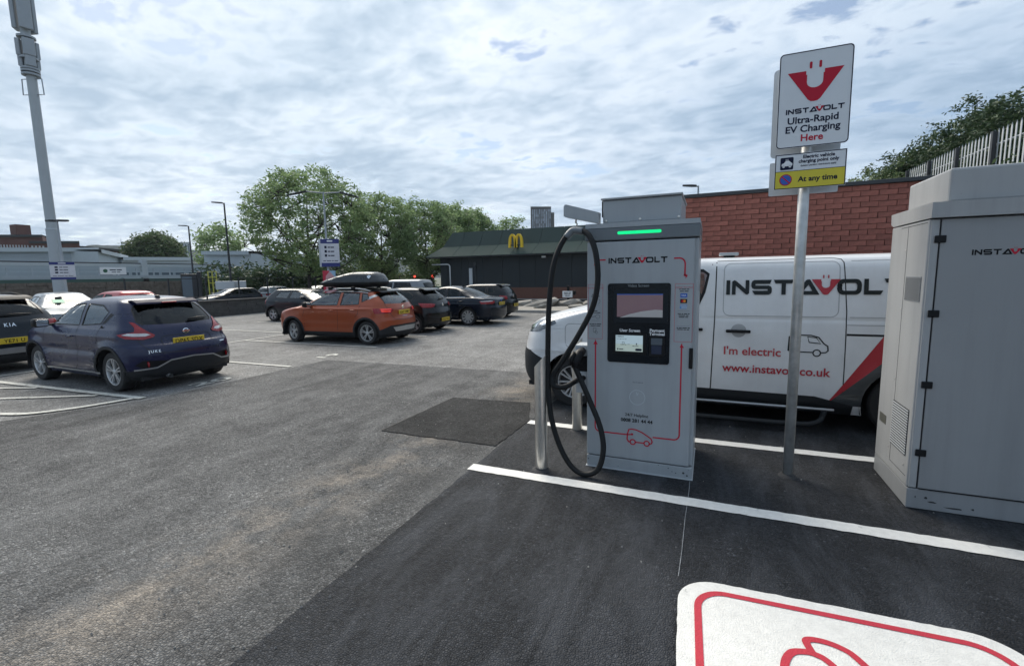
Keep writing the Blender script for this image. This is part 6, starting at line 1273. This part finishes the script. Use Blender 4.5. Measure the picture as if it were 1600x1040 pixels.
def block(name, label, px0, px1, d0, d1, ytop, depth, m, group=None, z0=0, slope=None, cat='building'):
    a, b = at(px0, ytop, d0), at(px1, slope or ytop, d1); root = empty(name, ((a.x+b.x)/2, (a.y+b.y)/2, 0), 0, label, cat, group); off = Vector((-(b-a).y, (b-a).x, 0)).normalized()*depth
    if off.dot(Vector((a.x,a.y,0))) < 0: off = -off
    P = [Vector((a.x,a.y,z0)),Vector((b.x,b.y,z0)),Vector((b.x,b.y,z0))+off,Vector((a.x,a.y,z0))+off]; T = [Vector((q.x,q.y,h)) for q,h in zip(P,(a.z,b.z,b.z,a.z))]
    W(MB().add(P+T, [(3,2,1,0),(4,5,6,7),(0,1,5,4),(1,2,6,5),(2,3,7,6),(3,0,4,7)]).build('wall', m), root)
    e = (b-a)/(b-a).length; n = -off.normalized()
    W(MB().add([q+n*.3-Vector((0,0,.15)) for q in T[:2]]+[T[1]+n*.3+Vector((0,0,.25)),T[0]+n*.3+Vector((0,0,.25)),T[2]+Vector((0,0,.25)),T[3]+Vector((0,0,.25))], [(0,1,2,3),(3,2,4,5)]).build('roof_edge', M['coping'] if m is M['brick_dist'] else M['shed_clad2']), root)
    return root, a, b, n
def face_windows(root, a, b, n, cols, z0, z1, fw, m, x0=.05, x1=.95, rows=1, gap=0, nm='window'):
    for r_ in range(rows):
        for c in range(cols):
            t = x0+(x1-x0)*(c+.5)/cols; hw = (x1-x0)/cols*fw/2; p, q = a.lerp(b, t-hw), a.lerp(b, t+hw); zb, zt = z0+r_*gap, z1+r_*gap; V = [Vector((p.x,p.y,zb))+n*.06,Vector((q.x,q.y,zb))+n*.06,Vector((q.x,q.y,zt))+n*.06,Vector((p.x,p.y,zt))+n*.06]
            W(MB().add(V, [(0,1,2,3)]).build(nm, m), root)
rt, a, b, n = block('grey_shed', 'long grey clad shed behind the railway platform', -40, 152, 64, 68, 391, 12, M['shed_clad'])
for k in range(2):
    zq = at(60, 402+k*9, 66).z; p, q = a.copy(), b.copy(); V = [Vector((p.x,p.y,zq))+n*.04,Vector((q.x,q.y,zq))+n*.04,Vector((q.x,q.y,zq+.07))+n*.04,Vector((p.x,p.y,zq+.07))+n*.04]; W(MB().add(V, [(0,1,2,3)]).build('cladding_joint', M['steel_pale']), rt)
block('grey_shed', 'sloping end bay of the grey shed, right of the mast', 153, 196, 66, 72, 393, 10, M['shed_clad2'], slope=403); block('grey_shed', 'low pale clad shed running below the round tree', 190, 300, 70, 74, 405, 8, M['shed_clad2']); block('grey_shed', 'pale grey clad shed between the two black lamp posts and the tallest tree', 318, 392, 60, 56, 396, 12, M['shed_clad2'])
rt, a, b, n = block('brick_block', 'long dark brick building with chimney at the far left', -60, 66, 120, 118, 369, 20, M['brick_dist']); W(MB().box(*(lambda p: (p.x-1,p.x+1,p.y-1,p.y+1,p.z-3,p.z+1.6))(at(33, 366, 121))).build('chimney', M['brick_dist']), rt); face_windows(rt, a, b, n, 16, at(30,389,119).z, at(30,383,119).z, .45, M['render_pale'], .4, 1.0)
rt, a, b, n = block('brick_block', 'lower brown brick building right of the mast', 45, 124, 112, 112, 379, 14, M['brick_dist']); face_windows(rt, a, b, n, 4, at(60,388,112).z, at(60,384,112).z, .5, M['render_pale'], .02, .3)
rt, a, b, n = block('brick_block', 'dark flat-roofed brick terrace sloping down towards the round tree', 120, 192, 120, 128, 386, 14, M['brick_dist'], slope=392); face_windows(rt, a, b, n, 9, at(165,397,122).z, at(165,392,122).z, .45, M['render_pale'], .1, .98)
rt, a, b, n = block('pale_terrace', 'small white terrace left of the round tree', 190, 214, 160, 160, 394, 10, M['render_pale']); face_windows(rt, a, b, n, 5, at(200,401,160).z, at(200,397,160).z, .5, M['brick_dist'])
rt, a, b, n = block('grey_flats', 'pale grey block of flats right of the round tree', 278, 297, 320, 320, 379, 16, M['shed_clad2']); face_windows(rt, a, b, n, 4, at(287,384,320).z, at(287,381.5,320).z, .5, M['glass_dist'], .05, .95, 6, -(at(287,381,320).z-at(287,384.2,320).z))
rt, a, b, n = block('white_house', 'small pale house beside the round tree', 306, 318, 150, 150, 402, 8, M['render_pale']); face_windows(rt, a, b, n, 2, at(311,408,150).z, at(311,404.5,150).z, .5, M['glass_dist'])
rt, a, b, n = block('pale_roofed_house', 'house with pale sloping roof seen through the trees', 548, 585, 58, 58, 408, 8, M['render_pale'])
rt, a, b, n = block('red_house', 'red brick house between the street trees', 592, 626, 66, 66, 426, 8, M['brick_far'])
rt, a, b, n = block('tower_block', 'dark high-rise tower far behind the restaurant', 829, 861, 420, 420, 323, 18, M['clad_dark'])
mat('tower_pane', (.20,.24,.30), .15, var=.3, vscale=.2, rnd=.5); zt = at(845,327,420).z; zb_ = at(845,331.2,420).z; face_windows(rt, a, b, n, 11, zb_, zt, .62, M['tower_pane'], .06, .99, 11, -(zt-at(845,333,420).z)*.62, 'window')
block('tower_wing', 'lower dark side wing of the high-rise tower', 861, 866, 421, 424, 332, 18, M['clad_dark'])
mat('hill', (.045,.065,.045), .95, var=.5, vscale=.02, detail=8); hv = []; rh = np.random.default_rng(2)
pts = [(-60,387),(60,388),(110,386),(150,383),(185,383),(215,386),(260,390),(300,390),(325,391),(345,393),(420,400),(520,404),(620,405),(760,410),(900,415),(1300,420),(1700,420)]
for i in range(241):
    px = -60+1760*i/240; y = np.interp(px, [p[0] for p in pts], [p[1] for p in pts])+rh.normal(0,.5); p = at(px, y, 1400); hv += [(p.x,p.y,-5),(p.x,p.y,p.z),(p.x*1.6,p.y*1.6,p.z*1.1)]
hf = []
for i in range(240): hf += [(3*i,3*i+3,3*i+4,3*i+1),(3*i+1,3*i+4,3*i+5,3*i+2)]
tag(MB().add(hv, hf).build('hills', M['hill'], smooth=True), kind='structure')
hm = at(190, 384, 1380); ms_ = empty('hill_mast', (hm.x,hm.y,at(190,384,1380).z-6), 0, 'tiny lattice mast on the distant hill', 'mast'); MB().tube([(0,0,0),(0,0,22)], [1.2,.4], 6).build('lattice', M['post_grey'], ms_)
# advertising panel, street furniture, traffic lights
p = at(301, 440, 36); ap = empty('advert_panel', (p.x,p.y,0), R(35), 'dark upright advertising panel by the roadside wall', 'advert panel'); MB().bbox(-.62,.30,-.12,.12,.3,at(300,428,36).z,.03).build('case', M['post_black'], ap); MB().box(-.55,.02,-.13,-.121,.6,at(300,432,36).z).build('screen', M['glass_dist'], ap); MB().bbox(.31,.50,-.1,.14,0,at(300,427,36).z+.1,.03).build('pillar', M['post_black'], ap)
for k, (px, w) in enumerate(((352,1.3),(370,1.3))):
    p = at(px, 445, 40); c = empty('white_cabinet', (p.x,p.y,0), R(36), ('pale roadside panel, left of the pair behind the low wall','pale roadside panel, right of the pair behind the low wall')[k], 'panel', 'pale roadside panels'); MB().bbox(-w/2+.02,w/2-.02,-.05,.05,at(360,452,40).z,at(360,439,40).z,.02).build('panel', M['sign_back'], c); MB().box(-.04,.04,.06,.12,0,at(360,440,40).z).build('leg', M['post_black'], c)
p = at(333, 445, 42); yf = empty('yellow_frame', (p.x,p.y,0), R(34), 'small yellow ladder-like frame beyond the wall', 'frame'); mat('frame_yellow', (.5,.48,.08), .6)
for x in (-.28,0,.28): MB().box(x-.03,x+.03,-.03,.03,at(333,442,42).z-1.2,at(333,424,42).z).build('upright', M['frame_yellow'], yf)
for y in (424,433,442): MB().box(-.28,.28,-.025,.025,at(333,y,42).z-.03,at(333,y,42).z+.03).build('rung', M['frame_yellow'], yf)
rf = empty('railing', (-24.5, 20, 0), 0, 'black metal railing posts behind the low wall', 'railing')
for k in range(12): W(MB().box(-25.04,-24.98,13+k*1.9,13.05+k*1.9,0,1.9).build('upright', M['post_black']), rf)
for z in (.9, 1.85): W(MB().box(-25.02,-25.0,12.8,34.2,z-.015,z+.015).build('rail', M['post_black']), rf)
for k, (px, d) in enumerate(((648,46),(676,44))):
    p = at(px, 433, d); t_ = empty('traffic_light', (p.x,p.y,0), R(30), ('traffic light showing red, left of the pair by the trees','traffic light showing red, right of the pair by the restaurant')[k], 'traffic light', 'traffic lights'); MB().tube([(0,0,0),(0,0,p.z+.2)], .06, 8).build('post', M['post_black'], t_); MB().bbox(-.16,.16,-.2,-.05,p.z-.75,p.z+.25,.02).build('head', M['post_black'], t_)
    mat('signal_red%d' % k, (.6,.03,.02), .4, emit=(1,.10,.06), estr=1.2); MB().lathe([(0,-.02),(.11,-.015),(.12,0)], 14, (0,-.2,p.z+.08), 'y').build('red_lamp', M['signal_red%d' % k], t_)
# ------------------------------------------------------------------ bank, palisade fence and shrubs on the right
mat('bank', (.05,.065,.03), .95, var=.4, vscale=1.5, bump=.8, bscale=6)
bk = MB().add([(1.6,11.4,0),(30,11.4,0),(30,13.5,3.0),(4.2,13.5,3.0),(3.0,16,2.6),(3.5,30,2.2),(6,60,2.0),(40,60,3.5),(1.6,14,0),(1.6,60,0)], [(0,1,2,3),(0,3,4,8),(8,4,5,9),(9,5,6),(2,7,6,5,4,3)]).build('embankment', M['bank']); bk['kind'] = 'structure'
fe = empty('palisade_fence', (6.5, 17, 3.2), 0, 'grey steel palisade fence on the bank behind the brick building', 'fence')
mat('palisade', (.46,.48,.50), .55, metal=.1, var=.15, vscale=4)
f0 = Vector((6.35, 21.3, 0)); f1 = Vector((6.10, 11.2, 0)); dirf = (f1-f0).normalized(); Lf_ = (f1-f0).length; angf = math.atan2(dirf.y, dirf.x)
def fz(t):
    q = f0.lerp(f1, t); return 5.22-.036*t*10.1
pale = MB().prism([(-.033,-1.1),(.033,-1.1),(.033,.82),(.022,.90),(.010,.86),(0,.94),(-.010,.86),(-.022,.90),(-.033,.82)], (-.005,.005)).build('pale', M['palisade']); pme = pale.data; bpy.data.objects.remove(pale)
npale = int(Lf_/.19)
for k in range(npale):
    t = k/npale; q = f0.lerp(f1, t); o = bpy.data.objects.new('pale', pme); COL.objects.link(o); o.parent = fe; o.location = Vector((q.x,q.y,fz(t)-.94))-fe.location; o.rotation_euler = (0,0,angf)
for k in range(6):
    t = k/5.0*.98+.01; q = f0.lerp(f1, t)+Vector((-.06,0,0)); o = MB().box(-.05,.05,-.04,.04,-2.2,0).build('post', M['post_black'], fe); o.location = Vector((q.x,q.y,fz(t)-.05))-fe.location; o.rotation_euler = (0,0,angf)
for dz in (.35, 1.5):
    a, b = f0+Vector((.04,0,fz(0)-dz)), f1+Vector((.04,0,fz(1)-dz)); W(MB().tube([a, b], .028, 4).build('rail', M['palisade']), fe)
SGp = 'shrubs along the bank'
sh_list = ((1335,21,268,2.2,'leaf_pale','pale leafy bush above the brick wall, right of the sign'),(1368,22,258,2.4,'leaf_pale','second pale leafy bush above the brick wall'),(1400,23,240,2.6,'leaf_mid','green bush beside the end of the palisade fence'),(1432,24,215,2.9,'leaf_dark','dark bush at the far end of the palisade fence'),(1470,23.5,196,3.0,'leaf_dark','dark shrub behind the left part of the fence'),(1508,22,178,2.9,'leaf_dark','dark shrub behind the middle of the fence'),(1535,21,155,2.4,'leaf_dark','tall dark shrub with upright shoots behind the fence'),(1565,20,164,2.8,'leaf_dark','dark shrub behind the right part of the fence'),(1598,18,122,2.5,'leaf_dark','tall dark shrub at the right edge of the picture'))
for k, (px, d, y, w, lf, lb) in enumerate(sh_list):
    d += 2.2; p = at(px, y, d); hgt = min(3.2, p.z-2.4); bush('bank_shrub', lb, (p.x, p.y, p.z-hgt), w, w, hgt*.88, 60+k, lf, 260, 48, .068, .15, SGp)
for k, (px, d, y) in enumerate(((1472,18.4,276),(1548,15.6,258),(1594,13.9,244))):
    p = at(px, y, d); bush('fence_creeper', ('leafy creeper low on the fence by its second post','leafy creeper growing low through the middle of the fence','leafy creeper growing through the fence at the right edge')[k], (p.x-.15, p.y, p.z-.9), .8, .7, .7, 80+k, 'leaf_mid', 40, 40, .06, .14, 'creepers on the palisade fence')
p = at(1091, 300, 24); lamp('lamp_post', 'lamp head just showing above the brick wall', Vector((p.x,p.y,0)), p.z+.28, 'post_grey', .06, ((-1, .12),), R(-5), LG, .62, .08)

# ------------------------------------------------------------------ haze in the air
hz = MB().box(-2600, 2600, -2600, 2600, -1.1, 175).build('haze', bpy.data.materials.new('haze')); hzm = hz.data.materials[0]; hzm.use_nodes = True; t = hzm.node_tree; t.nodes.clear()
ho = t.nodes.new('ShaderNodeOutputMaterial'); hvn = t.nodes.new('ShaderNodeVolumePrincipled'); hvn.inputs['Color'].default_value = (.80, .88, .97, 1); hvn.inputs['Density'].default_value = .00018; hvn.inputs['Anisotropy'].default_value = .2; t.links.new(hvn.outputs[0], ho.inputs['Volume'])
tag(hz, 'thin pale summer haze softening the far buildings and hills', 'haze', kind='stuff')
